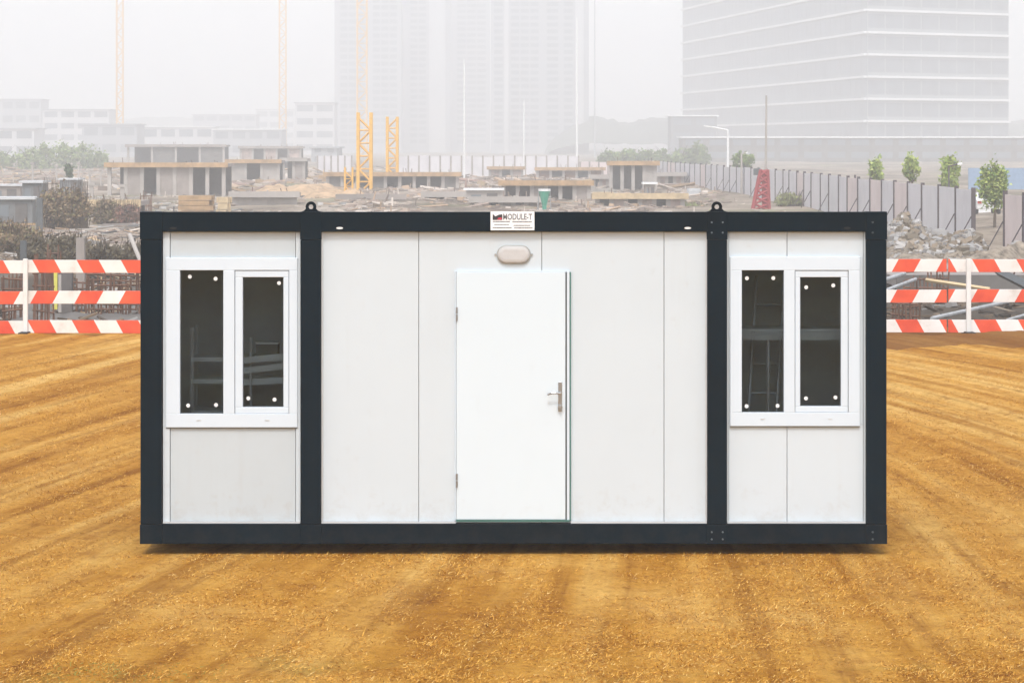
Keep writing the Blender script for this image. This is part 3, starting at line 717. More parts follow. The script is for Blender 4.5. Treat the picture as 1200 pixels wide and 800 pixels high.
def stack(label, px0, px1, pyt, pyb, Y, m, layers=4, seed=1):
    x0, x1 = PX(px0, Y), PX(px1, Y); z0, z1 = terr((x0+x1)/2, Y)-0.1, PZ(pyt, Y)
    t = thing('timber_stack', label, 'timber stack', ((x0+x1)/2, Y, GZ), 'timber stacks on the building site')
    r = random.Random(seed); h = (z1-z0)/layers
    for k in range(layers):
        q = MB(); n = 4
        for j in range(n):
            q.box(x0+r.uniform(0, .3), x1-r.uniform(0, .3), Y+j*0.5, Y+j*0.5+0.46, z0+k*h+0.02, z0+(k+1)*h-0.02)
        q.build('plank_layer', M[m], t)
stack('brown timber stack with open side just above the cabin roof, left of the first eye', 208, 250, 229, 252, 224, 'wood', 4, 1)
stack('pale yellowish timber pile at the right of the brown stack', 252, 270, 231, 252, 222, 'wood_pale', 3, 2)
stack('flat tan timber pile beyond the roof, between the lifting eye and first yellow mast', 372, 404, 205, 214, 400, 'wood', 3, 3)
stack('pale boards piled right of the green hopper', 694, 720, 225, 234, 300, 'wood_pale', 3, 4)
stack('low pile of white boards before the hoarding, left of the right lifting eye', 804, 822, 221, 228, 300, 'shed_roof', 2, 5)

def shed(label, px0, px1, pyt, pyb, Y, wallm='shed', roofm='shed_roof', depth=3.0, doorpx=None):
    x0, x1 = PX(px0, Y), PX(px1, Y); z1 = PZ(pyt, Y); z0 = GZ-0.6
    t = thing('site_shed', label, 'shed', ((x0+x1)/2, Y, GZ), 'site sheds')
    MB().box(x0, x1, Y, Y+depth, z0, z1-0.15).build('shed_wall', M[wallm], t)
    MB().add([(x0-.2, Y-.25, z1-.15), (x1+.2, Y-.25, z1-.15), (x1+.2, Y+depth+.2, z1+.05), (x0-.2, Y+depth+.2, z1+.05),
              (x0-.2, Y-.25, z1-.03), (x1+.2, Y-.25, z1-.03), (x1+.2, Y+depth+.2, z1+.17), (x0-.2, Y+depth+.2, z1+.17)],
             [(0,3,2,1),(4,5,6,7),(0,1,5,4),(1,2,6,5),(2,3,7,6),(3,0,4,7)]) if False else None
    q = MB(); q.box(x0-.2, x1+.2, Y-.25, Y+depth+.2, z1-.149, z1); q.build('shed_roof', M[roofm], t)
    w = x1-x0
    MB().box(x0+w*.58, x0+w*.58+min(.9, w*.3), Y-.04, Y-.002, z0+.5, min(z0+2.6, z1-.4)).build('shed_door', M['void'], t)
    MB().box(x0+w*.15, x0+w*.42, Y-.04, Y-.002, z1-1.2, z1-.5).build('shed_window', M['glass_far'], t)
    return t
shed('dark grey shed with flat pale roof, left of the brown thicket', 26, 49, 212, 250, 225)
shed('long low dark shed nearest the left edge with a pale roof', -10, 38, 231, 262, 200)
shed('low grey shed at the left edge, behind the long one', -14, 24, 216, 240, 262, 'conc', 'shed_roof')
shed('white shed with a pale roof, left of the name plate above the cabin', 546, 588, 221, 240, 268, 'conc_light', 'white')
shed('small grey box shed with white lid, in front of the hoarding far end', 756, 768, 214, 236, 275, 'conc', 'white')
shed('dark shed left of the first unfinished floor, among pale posts', 70, 92, 209, 228, 300, 'shed', 'shed_roof')

def hopper():
    Y = 235; x = PX(638, Y)
    t = thing('concrete_hopper', 'green funnel shaped hopper hanging low above the middle of the cabin', 'hopper', (x, Y, GZ))
    q = MB(); q.bar((x, Y, PZ(224, Y)), (x, Y, PZ(240, Y)), 0.42, 10, 0.18); q.bar((x, Y, PZ(240, Y)), (x, Y, PZ(246, Y)), 0.18, 10, 0.14)
    q.build('funnel', M['green'], t)
    q = MB(); q.bar((x, Y, PZ(221.5, Y)), (x, Y, PZ(224, Y)), 0.45, 10); q.build('rim', M['white'], t)
    for s in (-1, 1):
        MB().bar((x+s*.4, Y+.2, PZ(224, Y)), (x+s*.5, Y+.4, GZ-.5), 0.04, 5).build('leg', M['grey_steel'], t)
hopper()

def conc_post(label, px, pyt, pyb, Y, w=0.3, m='conc_light'):
    x = PX(px, Y)
    t = thing('concrete_post', label, 'post', (x, Y, GZ), 'pale concrete posts')
    MB().box(x-w/2, x+w/2, Y, Y+w, GZ-.6, PZ(pyt, Y)-.25).build('shaft', M[m], t)
    MB().box(x-w, x+w, Y-.1, Y+w+.1, PZ(pyt, Y)-.249, PZ(pyt, Y)).build('cap', M[m], t)
conc_post('pale T shaped concrete post left of the unfinished floor', 107, 214, 232, 265)
conc_post('pale T shaped concrete post in front of the first dark opening', 143, 216, 234, 262)
for i, (px, a, Y) in enumerate(((38, 190, 370), (66, 188, 380), (92, 189, 375), (105, 196, 340), (118, 195, 345))):
    conc_post(('slim pale post among the far left trees', 'slim pale post right of the far left trees', 'slim pale post before the pale green trees', 'slim pale post next to the wider T shaped post', 'slim pale post left of the first unfinished floor')[i], px, a+(i*5)%9, 0, Y, 0.2, 'conc_light')

def lattice(t, x, y, z0, z1, w, m, r=0.06, bay=None):
    bay = bay or w
    for sx in (-1, 1):
        for sy in (0, 1):
            MB().box(x+sx*w/2-r, x+sx*w/2+r, y+sy*w-r, y+sy*w+r, z0, z1).build('mast_leg', M[m], t)
    q = MB(); z = max(z0, -2.5); s = 1
    while z < z1-bay:
        for yy in (y, y+w):
            q.bar((x-s*w/2, yy, z), (x+s*w/2, yy, z+bay), r*.6, 4)
        for xx in (x-w/2, x+w/2): q.bar((xx, y, z), (xx, y+w, z+bay), r*.6, 4)
        q.bar((x-w/2, y, z), (x+w/2, y, z), r*.5, 4)
        z += bay; s = -s
    q.build('mast_bracing', M[m], t)
def crane(label, px, Y, w, ztop, m='yellow', jib=None, r=0.07):
    x = PX(px, Y); t = thing('tower_crane', label, 'tower crane', (x, Y, GZ), 'tower crane masts')
    lattice(t, x, Y, GZ-.5, ztop, w, m, r)
    if jib:
        z = ztop
        MB().box(x-w*.7, x+w*.7, Y-.2, Y+w+.2, z, z+2.2).build('cab', M['white'], t)
        d = jib
        q = MB()
        for yy in (Y, Y+w): q.bar((x-d*14, yy, z+2.3), (x+d*50, yy, z+2.3), .1, 4)
        q.bar((x-d*14, Y+w/2, z+3.8), (x+d*50, Y+w/2, z+3.8), .1, 4)
        for k in range(32): q.bar((x-d*14+d*2*k, Y, z+2.3), (x-d*13+d*2*k, Y+w/2, z+3.8), .05, 4); q.bar((x-d*13+d*2*k, Y+w/2, z+3.8), (x-d*12+d*2*k, Y, z+2.3), .05, 4)
        q.build('jib', M[m], t)
        MB().box(x-d*14-1.5, x-d*14+1.5, Y, Y+w, z+.8, z+2.2).build('counterweight', M['conc'], t)
    return t
crane('thick yellow lattice mast left of the pair above the cabin', 427, 340, 1.35, PZ(132, 340), 'yellow', None, 0.16)
crane('added far crane mast standing in for the haze-faded top of the thick yellow lattice mast', 424, 1150, 3.4, 92, 'yellow', 1, 0.25)  # added second crane, imitating how one mast fades upward into haze
crane('yellow lattice mast with a pale green tip, right of the pair above the cabin', 459.5, 390, 1.2, PZ(137, 390), 'yellow', None, 0.16)
crane('short rust and yellow mast left of the thick mast', 408.5, 300, 0.7, PZ(196, 300), 'yellow', None, 0.07)
crane('faint far crane mast at the far left of the picture', 140, 1250, 2.4, 60, 'yellow', -1, 0.2)
crane('faint far crane mast just left of the left lifting eye', 331, 1300, 2.6, 70, 'yellow', 1, 0.22)

def lamp_post(label, px, Y, pytop, arm=0.0, r=0.07, m='grey_steel', pyarm=None):
    x = PX(px, Y); zt = PZ(pytop, Y)
    t = thing('street_lamp', label, 'street lamp', (x, Y, GZ), 'lamp posts around the site')
    MB().bar((x, Y, GZ-.5), (x, Y, zt), r*1.3, 8, r*.8).build('pole', M[m], t)
    if arm:
        q = MB().bar((x, Y, zt-.05), (x+arm, Y, zt+abs(arm)*.16), r*.7, 6); q.build('arm', M[m], t)
        MB().rbox((x+arm*1.25, Y, zt+abs(arm)*.2), (abs(arm)*.55, .3, .12), (0, -0.16*(1 if arm>0 else -1), 0)).build('lamp_head', M['white'], t)
    return t
lamp_post('tall thin pale pole left of the white shed', 544, 440, 70, 0, 0.10, 'white')
lamp_post('tallest thin white pole right of the central towers', 676, 760, 20, 0, 0.2, 'white')
lamp_post('slim pale pole in front of the central tower', 614, 480, 118, 0, 0.09, 'white')
lamp_post('thin faint mast at the right edge of the central towers', 697, 1100, -10, 0, 0.22, 'grey_steel')
lamp_post('pale street lamp with long arm, left of the red rig', 853, 330, 152, -1.6, 0.12, 'white')
lamp_post('short bent pole between the pale street lamp and the red rig', 869, 300, 180, 0.4, 0.10, 'conc_light')
lamp_post('dark street lamp with white head behind the hoarding, between two slender trees', 1112, 205, 194, 0.55, 0.06, 'fence_post')
lamp_post('dark pole standing behind the hoarding above the right lifting eye side', 1002, 250, 205, 0, 0.10, 'fence_post')

def rig():
    Y = 240; x = PX(893, Y)
    t = thing('piling_rig', 'red steel piling rig with grey mast above the right end of the cabin', 'piling rig', (x, Y, GZ))
    zb, zt = GZ-.6, PZ(199, Y)
    for s, wb, wt in ((-1, 0.85, 0.20), (1, 0.45, 0.32)):
        MB().bar((x+s*wb+.1, Y, zb), (x+s*wt+.1, Y, zt), 0.13, 4).build('leg', M['red_steel'], t)
        MB().bar((x+s*wb+.1, Y+1, zb), (x+s*wt+.1, Y+.4, zt), 0.13, 4).build('leg', M['red_steel'], t)
    q = MB()
    n = 7
    for k in range(n):
        a, b = k/n, (k+1)/n
        xa = x+.1-(0.85-0.65*a); xb = x+.1+(0.45-0.13*b)
        q.bar((xa, Y, zb+(zt-zb)*a), (xb, Y, zb+(zt-zb)*b), 0.09, 4)
        q.bar((x+.1+(0.45-0.13*a), Y, zb+(zt-zb)*a), (x+.1-(0.85-0.65*b), Y, zb+(zt-zb)*b), 0.09, 4)
    q.build('bracing', M['red_steel'], t)
    MB().box(x+.0, x+.42, Y+.1, Y+.4, zb, zt).build('centre_plate', M['red_steel'], t)
    MB().bar((x+.3, Y+.3, zt-.2), (x+.35, Y+.3, PZ(112, Y)), 0.10, 8, .07).build('mast', M['conc_light'], t)
    MB().box(x-.6, x-.1, Y+.1, Y+.5, zt-.4, zt+.1).build('winch', M['seal'], t)
rig()

# hoarding (pale sheets between dark posts)
def hoarding(label, pts_x, ya, yb, step, zt_off=2.62, seed=0):
    n = max(1, int(round((yb-ya)/step)))
    t = thing('hoarding_fence', label, 'fence', (pts_x, (ya+yb)/2, GZ), None)
    r = random.Random(seed)
    P0 = [(pts_x-max(0, ya+(yb-ya)*k/n-270)*0.03+r.uniform(-.05, .05), ya+(yb-ya)*k/n) for k in range(n+1)]
    for k in range(n):
        (xa, y0), (xb, y1) = P0[k], P0[k+1]
        top = GZ+zt_off+r.uniform(-.05, .05); bot = GZ-0.05
        m = M['fence_pink'] if r.random() < 0.22 or k in (4, ) else M['fence_panel']
        ang = math.atan2(xb-xa, y1-y0); q = MB().rbox(((xa+xb)/2, (y0+y1)/2, (GZ-.4+top)/2), (.06, (y1-y0)-.18, top-GZ+.4), (0, 0, -ang))
        q.build('sheet', m, t)
    for k, (x, y) in enumerate(P0):
        MB().box(x-.10, x+.10, y-.085, y+.085, GZ-.5, GZ+zt_off+.12).build('fence_post', M['fence_post'], t)
    for k, (x, y) in enumerate(P0):
        if r.random() < .42:
            q = MB(); q.bar((x-.1, y, GZ+1.35), (x-.95, y, GZ-.2), .03, 4)
            q.build('raking_strut', M['fence_post'], t)
hoarding('long pale hoarding running away behind the right end of the cabin', 22.4, 157, 430, 6.5, 2.62, 1)
hoarding('near piece of pale hoarding at the right edge of the picture', 22.4, 110, 147, 5.4, 2.62, 2)
# far site wall
def far_wall(label, px0, px1, pyt, Y, n, mname='fence_panel'):
    x0, x1, zt = PX(px0, Y), PX(px1, Y), PZ(pyt, Y)
    t = thing('site_wall', label, 'fence', ((x0+x1)/2, Y, GZ))
    r = random.Random(n); w = (x1-x0)/n
    for k in range(n):
        MB().box(x0+w*k+.12, x0+w*(k+1)-.12, Y, Y+.2, GZ-.5, zt+r.uniform(-.15, .1)).build('wall_panel', M[mname], t)
    for k in range(n+1):
        MB().box(x0+w*k-.11, x0+w*k+.11, Y-.1, Y+.3, GZ-.5, zt+.06).build('wall_post', M['conc'], t)
far_wall('far pale site wall left of the yellow masts below the hazy towers', 372, 412, 183, 520, 5)
far_wall('long far pale site wall below the central hazy towers', 466, 678, 183, 500, 17)
far_wall('pale wall between the timber posts and the hoarding', 680, 745, 190, 470, 6, 'fence_pink')

# dirt mounds and rocks
def heap(name, label, x, y, rx, ry, h, m, seed, cat='mound', z0=None):
    nx, ny = 110, 70; vs = []; z0 = GZ-.4 if z0 is None else z0
    for j in range(ny+1):
        for i in range(nx+1):
            u, v = i/nx*2-1, j/ny*2-1
            d = max(0, 1-(u*u+v*v))
            z = h*d**0.55*(0.75+0.55*noise.noise(Vector((u*2.2+seed, v*2.2, seed)))+0.20*noise.noise(Vector((u*5, v*4+seed, 2)))+0.07*noise.noise(Vector((u*13, v*7+seed, 4)))+.035*noise.noise(Vector((u*40, v*25, 1))))
            vs.append((x+u*rx, y+v*ry, z0+z))
    fs = [(j*(nx+1)+i, j*(nx+1)+i+1, (j+1)*(nx+1)+i+1, (j+1)*(nx+1)+i) for j in range(ny) for i in range(nx)]
    q = MB(); q.add(vs, fs); o = q.build(name, m, None, smooth=True); return tag(o, label, cat)
M['dirt'] = mat('tan_dirt', (0.27, 0.225, 0.175), 0.95, 0, 0.6, 3.5, 1.0)
M['dirt2'] = mat('grey_dirt', (0.25, 0.22, 0.18), 0.95, 0, 0.35, 0.9, 0.6)
heap('dirt_mound', 'large tan dirt mound just right of the cabin roof', PX(1072, 142), 142, 3.4, 7, 2.0, M['dirt'], 1.3)
heap('dirt_mound', 'long orange tan spoil heap behind the left lifting eye', PX(350, 330), 330, 5.0, 14, 1.5, M['spoil'], 3.3)
heap('dirt_mound', 'low orange tan spoil heap left of the first yellow mast', PX(392, 300), 300, 3.2, 10, 1.2, M['spoil'], 5.3)
heap('dirt_mound', 'brown spoil heap in the middle distance right of the green hopper', PX(690, 330), 330, 4.0, 10, 1.0, M['dirt2'], 6.6)
heap('dirt_mound', 'flat pinkish spoil heap left of the green hopper', PX(612, 350), 350, 4.0, 12, 1.0, M['spoil2'], 7.7)
heap('dirt_mound', 'lower tan dirt mound in front of the grey boulders', PX(1112, 132), 132, 2.6, 5, 1.35, M['dirt'], 4.1)
heap('dirt_mound', 'grey dirt bank below the gap in the hoarding', PX(1180, 128), 128, 3.8, 5, 1.0, M['dirt2'], 6.2)
heap('dirt_mound', 'dark earth bank behind the left barrier, at the picture edge', PX(60, 95), 95, 6.0, 7, 1.0, M['conc_dark'], 2.2, z0=-2.3)
heap('dirt_mound', 'tan earth bank behind the basement slab at the far right', PX(1150, 116), 116, 4.5, 4, 1.5, M['dirt'], 8.4, z0=-2.0)
def on_mound(cx_, cy_, rx, ry, h, n, seed):
    r = random.Random(seed); q = MB()
    for _ in range(n):
        u, v = r.uniform(-1, 1), r.uniform(-1, .2)
        d = 1-(u*u+v*v)
        if d < 0.03: continue
        z = h*d**0.55*(0.75+0.55*noise.noise(Vector((u*2.2+seed, v*2.2, seed)))+0.20*noise.noise(Vector((u*5, v*4+seed, 2))))
        s_ = 0.05*(5**r.random()); c = r.choice(GREYS[:3]+[(0.3,0.24,0.18),(0.2,0.17,0.13)])
        q.rbox((cx_+u*rx, cy_+v*ry, GZ-.4+z+s_*.2), (s_*r.uniform(1, 2.2), s_, s_*.8), (r.uniform(-.5, .5), r.uniform(-.5, .5), r.uniform(0, 3)), c)
    return q
tag(on_mound(PX(1072, 142), 142, 3.4, 7, 2.0, 900, 1.3).build('gravel', M['rubble']), 'clods and gravel strewn over the large tan dirt mound', 'gravel', kind='stuff')
tag(on_mound(PX(1112, 132), 132, 2.6, 5, 1.35, 700, 4.1).build('gravel', M['rubble']), 'clods and gravel strewn over the lower tan dirt mound', 'gravel', kind='stuff')
tag(on_mound(PX(1180, 128), 128, 3.8, 5, 1.0, 800, 6.2).build('gravel', M['rubble']), 'clods and gravel strewn over the grey dirt bank', 'gravel', kind='stuff')
def rock(x, y, s, seed, label):
    q = MB(); n, mth = 12, 8; vs = []
    for j in range(mth+1):
        for i in range(n):
            a, b = 2*PI*i/n, PI*j/mth
            d = Vector((math.sin(b)*math.cos(a), math.sin(b)*math.sin(a), math.cos(b)))
            k = s*(1+0.45*noise.noise(d*1.6+Vector((seed, 0, 0))))
            vs.append((x+d.x*k*1.25, y+d.y*k, terr(x, y)+0.3*s+d.z*k*.7))
    fs = [(j*n+i, (j+1)*n+i, (j+1)*n+(i+1)%n, j*n+(i+1)%n) for j in range(mth) for i in range(n)]
    q.add(vs, fs); o = q.build('boulder', M['rock']); tag(o, label, 'boulder', 'grey boulders along the foot of the hoarding')
for i, (px, Y, s) in enumerate(((1085, 164, .5), (1098, 160, .6), (1110, 156, .5), (1121, 153, .6), (1131, 150, .55), (1139, 147, .4), (1070, 170, .45))):
    rock(PX(px, Y), Y, s, i*3.1, ('second', 'third', 'fourth', 'fifth', 'sixth', 'rightmost', 'leftmost')[i] + (' of the' if i < 5 else ' of the') + ' grey boulders at the foot of the hoarding')

# pipes, beams, rebar in the pits
def beam(name, label, a, b, r, m, cat, n=8):
    q = MB(); q.bar(a, b, r, n); o = q.build(name, M[m]); tag(o, label, cat)
def P3(px, py, Y): return (PX(px, Y), Y, PZ(py, Y))
beam('steel_pipe', 'long pale pipe lying slanted between lower boards of right barrier', P3(1092, 373, 88), P3(1182, 353, 92), 0.055, 'pipe', 'pipe')
beam('steel_pipe', 'pale pipe crossing between the top boards just right of the cabin', P3(1030, 330, 92), P3(1060, 320.5, 96), 0.06, 'pipe', 'pipe')
beam('steel_pipe', 'second pale pipe just right of the cabin, below the first', P3(1028, 344, 90), P3(1073, 327, 95), 0.05, 'pipe', 'pipe')
beam('steel_pipe', 'thin pale pipe at the lower right picture edge behind the barrier', P3(1180, 375, 86), P3(1215, 365, 88), 0.04, 'pipe', 'pipe')
beam('timber_beam', 'dark timber beam slanting down at the right picture edge', P3(1170, 318, 95), P3(1210, 338, 92), 0.14, 'seal', 'beam', 4)
beam('timber_beam', 'tan beam lying slanted across the sunken basement', P3(1085, 328, 93), P3(1160, 339, 92), 0.06, 'wood_pale', 'beam', 4)
beam('leaning_pole', 'pale pole leaning beside the cabin above the left barrier', P3(152, 275, 92), P3(168, 315, 90), 0.06, 'conc_light', 'pole')
def rebar_cage(label, px0, px1, pyt, pyb, Y, nv, nh, m='rust', r=.025, zbase=None):
    x0, x1, z0, z1 = PX(px0, Y), PX(px1, Y), (PZ(pyb, Y)), PZ(pyt, Y)
    t = thing('rebar_cage', label, 'rebar', ((x0+x1)/2, Y, z0), 'rebar cages in the pits')
    rr = random.Random(int(px0)); q = MB()
    for k in range(nv):
        xx = x0+(x1-x0)*k/(nv-1)+rr.uniform(-.05, .05); q.bar((xx, Y+rr.uniform(0, .6), z0-.4), (xx+rr.uniform(-.06, .06), Y+rr.uniform(0, .6), z1+rr.uniform(-.4, .15)), r, 4)
    q.build('upright_bars', M[m], t)
    q = MB()
    for k in range(nh):
        zz = z0+(z1-z0)*(k+.5)/nh; q.bar((x0, Y+.3, zz), (x1, Y+.3, zz+rr.uniform(-.1, .1)), r, 4)
    q.build('cross_bars', M[m], t)
for a in (('rusty rebar grid behind the left post, under the top board', 36, 62, 300, 385, 88, 10, 6),
          ('dense dark rebar grid left of the cabin corner', 100, 165, 318, 380, 92, 22, 9),
          ('rusty rebar uprights at the left picture edge between boards', 0, 28, 320, 372, 90, 9, 4),
          ('rebar grid standing above the top board near the left post', 52, 66, 291, 330, 104, 6, 3),
          ('tall thin rebar stakes near the middle of the left gap', 66, 100, 325, 372, 94, 12, 5),
          ('upright rebar group just right of the cabin under the middle board', 1045, 1078, 352, 378, 84, 12, 4),
          ('thin rebar grid hanging between the top boards right of the cabin', 1062, 1112, 315, 342, 98, 12, 3),
          ('fence of short stakes above the left end of the cabin roof', 164, 178, 225, 246, 225, 9, 2)):
    rebar_cage(*a)
def stake(label, px, pyt, pyb, Y, m, w=.12):
    x = PX(px, Y); q = MB().box(x-w/2, x+w/2, Y, Y+w, PZ(pyb, Y)-.5, PZ(pyt, Y)); o = q.build('timber_stake', M[m]); tag(o, label, 'stake', 'timber stakes in the left pit')
stake('thick grey stake right of the brown thicket above the top board', 94, 279, 372, 100, 'conc', .26)
stake('dark square pile between the middle boards of the left barrier', 77, 318, 378, 92, 'void', .34)
stake('yellowish board standing between the left barrier boards', 64, 319, 342, 93, 'yellow_green', .14)
stake('pale thin stake right of the yellowish board', 70, 322, 345, 91, 'conc_light', .08)
stake('tall dark post behind the left white barrier post', 27, 282, 330, 100, 'seal', .18)
stake('dark upright at the right of the dark grey shed', 46, 232, 300, 170, 'seal', .3)
for i, (px0, px1, py) in enumerate(((0, 30, 277), (48, 80, 281), (82, 115, 268), (120, 162, 262), (10, 44, 262), (60, 105, 256), (0, 60, 270), (128, 160, 283))):
    Y = site_y(py)
    q = MB(); a = P3(px0, py+1, Y); b = P3(px1, py-1, Y+1)
    q.rbox(((a[0]+b[0])/2, Y, (a[2]+b[2])/2-.05), (b[0]-a[0], .5, .14), (0, -0.03, 0.05)); o = q.build('scaffold_plank', M[('wood', 'wood_pale', 'conc_light', 'conc')[i % 4]])
    tag(o, ('brownish plank at the left edge above the barrier', 'pale plank just above the striped board near the left post', 'grey white plank below the brown thicket', 'grey plank beside the cabin corner, upper', 'brown plank under the low dark shed', 'pale plank right of the low dark shed', 'long grey white plank at the left edge, below the sheds', 'dull grey plank beside the cabin corner, lower')[i], 'plank', 'planks lying in the left pit')

# ------------------------------------------------------------ vegetation
def crown_mb(cx_, cy_, cz_, rx, ry, rz, n, leaf, pal, seed, clumps=26, up=0.0):
    r = random.Random(seed); q = MB(); cl = []
    for _ in range(clumps):
        while True:
            p = Vector((r.uniform(-1,1), r.uniform(-1,1), r.uniform(-1,1)))
            if p.length < 1: break
        cl.append((p*0.85, r.uniform(.18, .34), r.uniform(0.75, 1.25)))
    for _ in range(n):
        c, s, k = r.choice(cl)
        d = Vector((r.gauss(0,1), r.gauss(0,1), r.gauss(0,1)))*s*.62
        p = c+d; x, y, z = cx_+p.x*rx, cy_+p.y*ry, cz_+p.z*rz
        a = Vector((r.gauss(0,1), r.gauss(0,1), r.gauss(0,1)+up)).normalized(); b = a.orthogonal().normalized()*leaf*.5; a = a*leaf
        pt = Vector((x,y,z)); col = r.choice(pal); kk = k*r.uniform(.8, 1.2)
        q.add([pt-b, pt+a*.5-b*.2, pt+a, pt+b], [(0,1,2,3)], tuple(v*kk for v in col))
    return q
GREEN = [(0.10,0.16,0.035),(0.14,0.20,0.05),(0.17,0.22,0.06),(0.08,0.12,0.03)]
FRESH = [(0.34,0.41,0.10),(0.40,0.46,0.14),(0.26,0.34,0.08),(0.17,0.24,0.05)]
BROWN = [(0.20,0.14,0.08),(0.15,0.11,0.07),(0.25,0.18,0.11),(0.17,0.15,0.07)]
def tree(label, px, Y, pyt, pyb, wpx, pal, n=900, leaf=.28, seed=0, group=None, name='tree'):
    x = PX(px, Y); zt, zb = PZ(pyt, Y), PZ(pyb, Y); rw = wpx/2/F*Y
    t = thing(name, label, 'tree' if name != 'bush' else 'bush', (x, Y, GZ), group)
    r = random.Random(seed)
    q = MB(); h = zt-GZ
    q.bar((x, Y, GZ-.6), (x+.1*rw, Y, GZ+h*.45), .03*h*.6+.03, 7, .02*h*.6+.02)
    q.bar((x+.1*rw, Y, GZ+h*.45), (x, Y, zt-.15*h), .02*h*.6+.02, 6, .02)
    for k in range(7):
        zz = GZ+h*r.uniform(.35, .75); a = r.uniform(0, 2*PI); L = rw*r.uniform(.6, 1)
        q.bar((x+.05*rw, Y, zz), (x+L*math.cos(a), Y+L*math.sin(a), zz+L*r.uniform(.5, 1.1)), .012*h+.01, 5, .008)
    q.build('trunk', M['bark'], t)
    crown_mb(x, Y, (zt+zb)/2, rw, rw, (zt-zb)/2, n, leaf, pal, seed).build('crown', M['leaf'], t)
T2 = 'slender street trees behind the hoarding'
tree('slender yellow green tree behind the hoarding, nearest the cabin', 1027, 240, 182, 215, 18, FRESH, 600, .3, 1, T2)
tree('slender yellow green tree left of the dark street lamp', 1068, 225, 178, 216, 20, FRESH, 700, .3, 2, T2)
tree('slender yellow green tree touching the dark street lamp', 1113, 215, 184, 226, 24, FRESH, 800, .28, 3, T2)
tree('larger leafy green tree in the gap of the hoarding', 1165, 182, 188, 250, 32, FRESH+GREEN[:1], 2600, .2, 4, T2)
tree('small bushy tree poking above the far hoarding', 870, 380, 178, 200, 26, GREEN, 600, .4, 5, 'dark green trees beyond the far hoarding')
T3 = 'row of hazy trees far behind the hoarding end'
for i, (px, pt, w) in enumerate(((712, 176, 26), (735, 172, 30), (757, 176, 24), (776, 173, 26), (800, 170, 34), (818, 166, 30))):
    tree(('hazy tree nearest the thin faint mast', 'second hazy tree from the thin faint mast', 'third hazy tree from the thin faint mast', 'hazy tree left of the hoarding end', 'broad hazy tree above the hoarding end', 'tallest hazy tree at the foot of the stepped office block')[i],
         px, 640, pt, 200, w, GREEN, 700, .7, 20+i, T3)
T4 = 'pale green trees at the far left'
for i, (px, pt, w) in enumerate(((6, 176, 26), (30, 172, 30), (52, 170, 28), (76, 166, 34), (98, 168, 30), (118, 177, 20))):
    tree(('pale green tree at the left picture edge', 'second pale green tree from the left edge', 'pale green tree above the dark grey shed', 'tallest pale green tree of the far left row', 'pale green tree right of the tallest', 'smallest pale green tree near the unfinished floor')[i],
         px, 600, pt, 204, w, [(0.2,0.27,0.08),(0.26,0.31,0.12),(0.15,0.21,0.07)], 800, .55, 40+i, T4)
tree('small dark conifer among the pale posts at the left', 81, 330, 189, 214, 9, [(0.04,0.08,0.03),(0.06,0.11,0.04)], 350, .3, 60)
def bush(label, px, Y, pyt, wpx, pal, n, leaf, seed, group='brown bushes on the left of the site'):
    x = PX(px, Y); z0 = terr(x, Y)-.1; zt = PZ(pyt, Y); rw = wpx/2/F*Y
    t = thing('bush', label, 'bush', (x, Y, z0), group)
    r = random.Random(seed); q = MB()
    for k in range(110):
        a = r.uniform(0, 2*PI); L = rw*r.uniform(.1, 1.05); bx = x+rw*r.uniform(-.7, .7)
        q.bar((bx, Y+r.uniform(-.6, .6), z0), (bx+L*.45*math.cos(a), Y+L*math.sin(a), z0+(zt-z0)*r.uniform(.45, 1.12)), .022, 4, .008)
    q.build('stems', M['bark'], t)
    crown_mb(x, Y, (z0+zt)/2-.1, rw*1.1, rw, (zt-z0)/2, int(n*.75), leaf, pal, seed, 40).build('foliage', M['leaf'], t)
bush('big brown bare thicket right of the dark grey shed', 68, 190, 214, 46, BROWN, 2400, .2, 1)
bush('brown bare thicket adjoining the big one on its right', 92, 186, 215, 30, BROWN, 2000, .2, 2)
bush('low brown bush behind the concrete posts', 124, 205, 232, 34, BROWN, 1600, .2, 3)
bush('low reddish brown bush above the left end of the cabin', 150, 200, 236, 26, [(0.24,0.13,0.1),(0.18,0.11,0.08)], 1300, .2, 4)
bush('dry brown bush at the left edge under the low dark shed', 14, 150, 258, 66, BROWN, 2200, .17, 5)
bush('dark brown scrub behind the left barrier beside the cabin', 138, 118, 280, 84, [(0.10,0.085,0.06),(0.13,0.11,0.07),(0.08,0.07,0.05)], 3000, .15, 6)
bush('dark brown scrub in the middle of the left gap', 66, 124, 272, 96, [(0.10,0.085,0.06),(0.13,0.11,0.07),(0.08,0.07,0.05)], 3000, .15, 7)
bush('green brown weeds in front of the hoarding, right of the red rig', 925, 250, 226, 34, [(0.26,0.28,0.10),(0.2,0.2,0.09)], 1100, .25, 8, 'weeds in front of the hoarding')
bush('green weeds in front of the hoarding, left of the red rig', 800, 262, 236, 60, [(0.22,0.25,0.10),(0.2,0.18,0.09)], 1300, .25, 9, 'weeds in front of the hoarding')

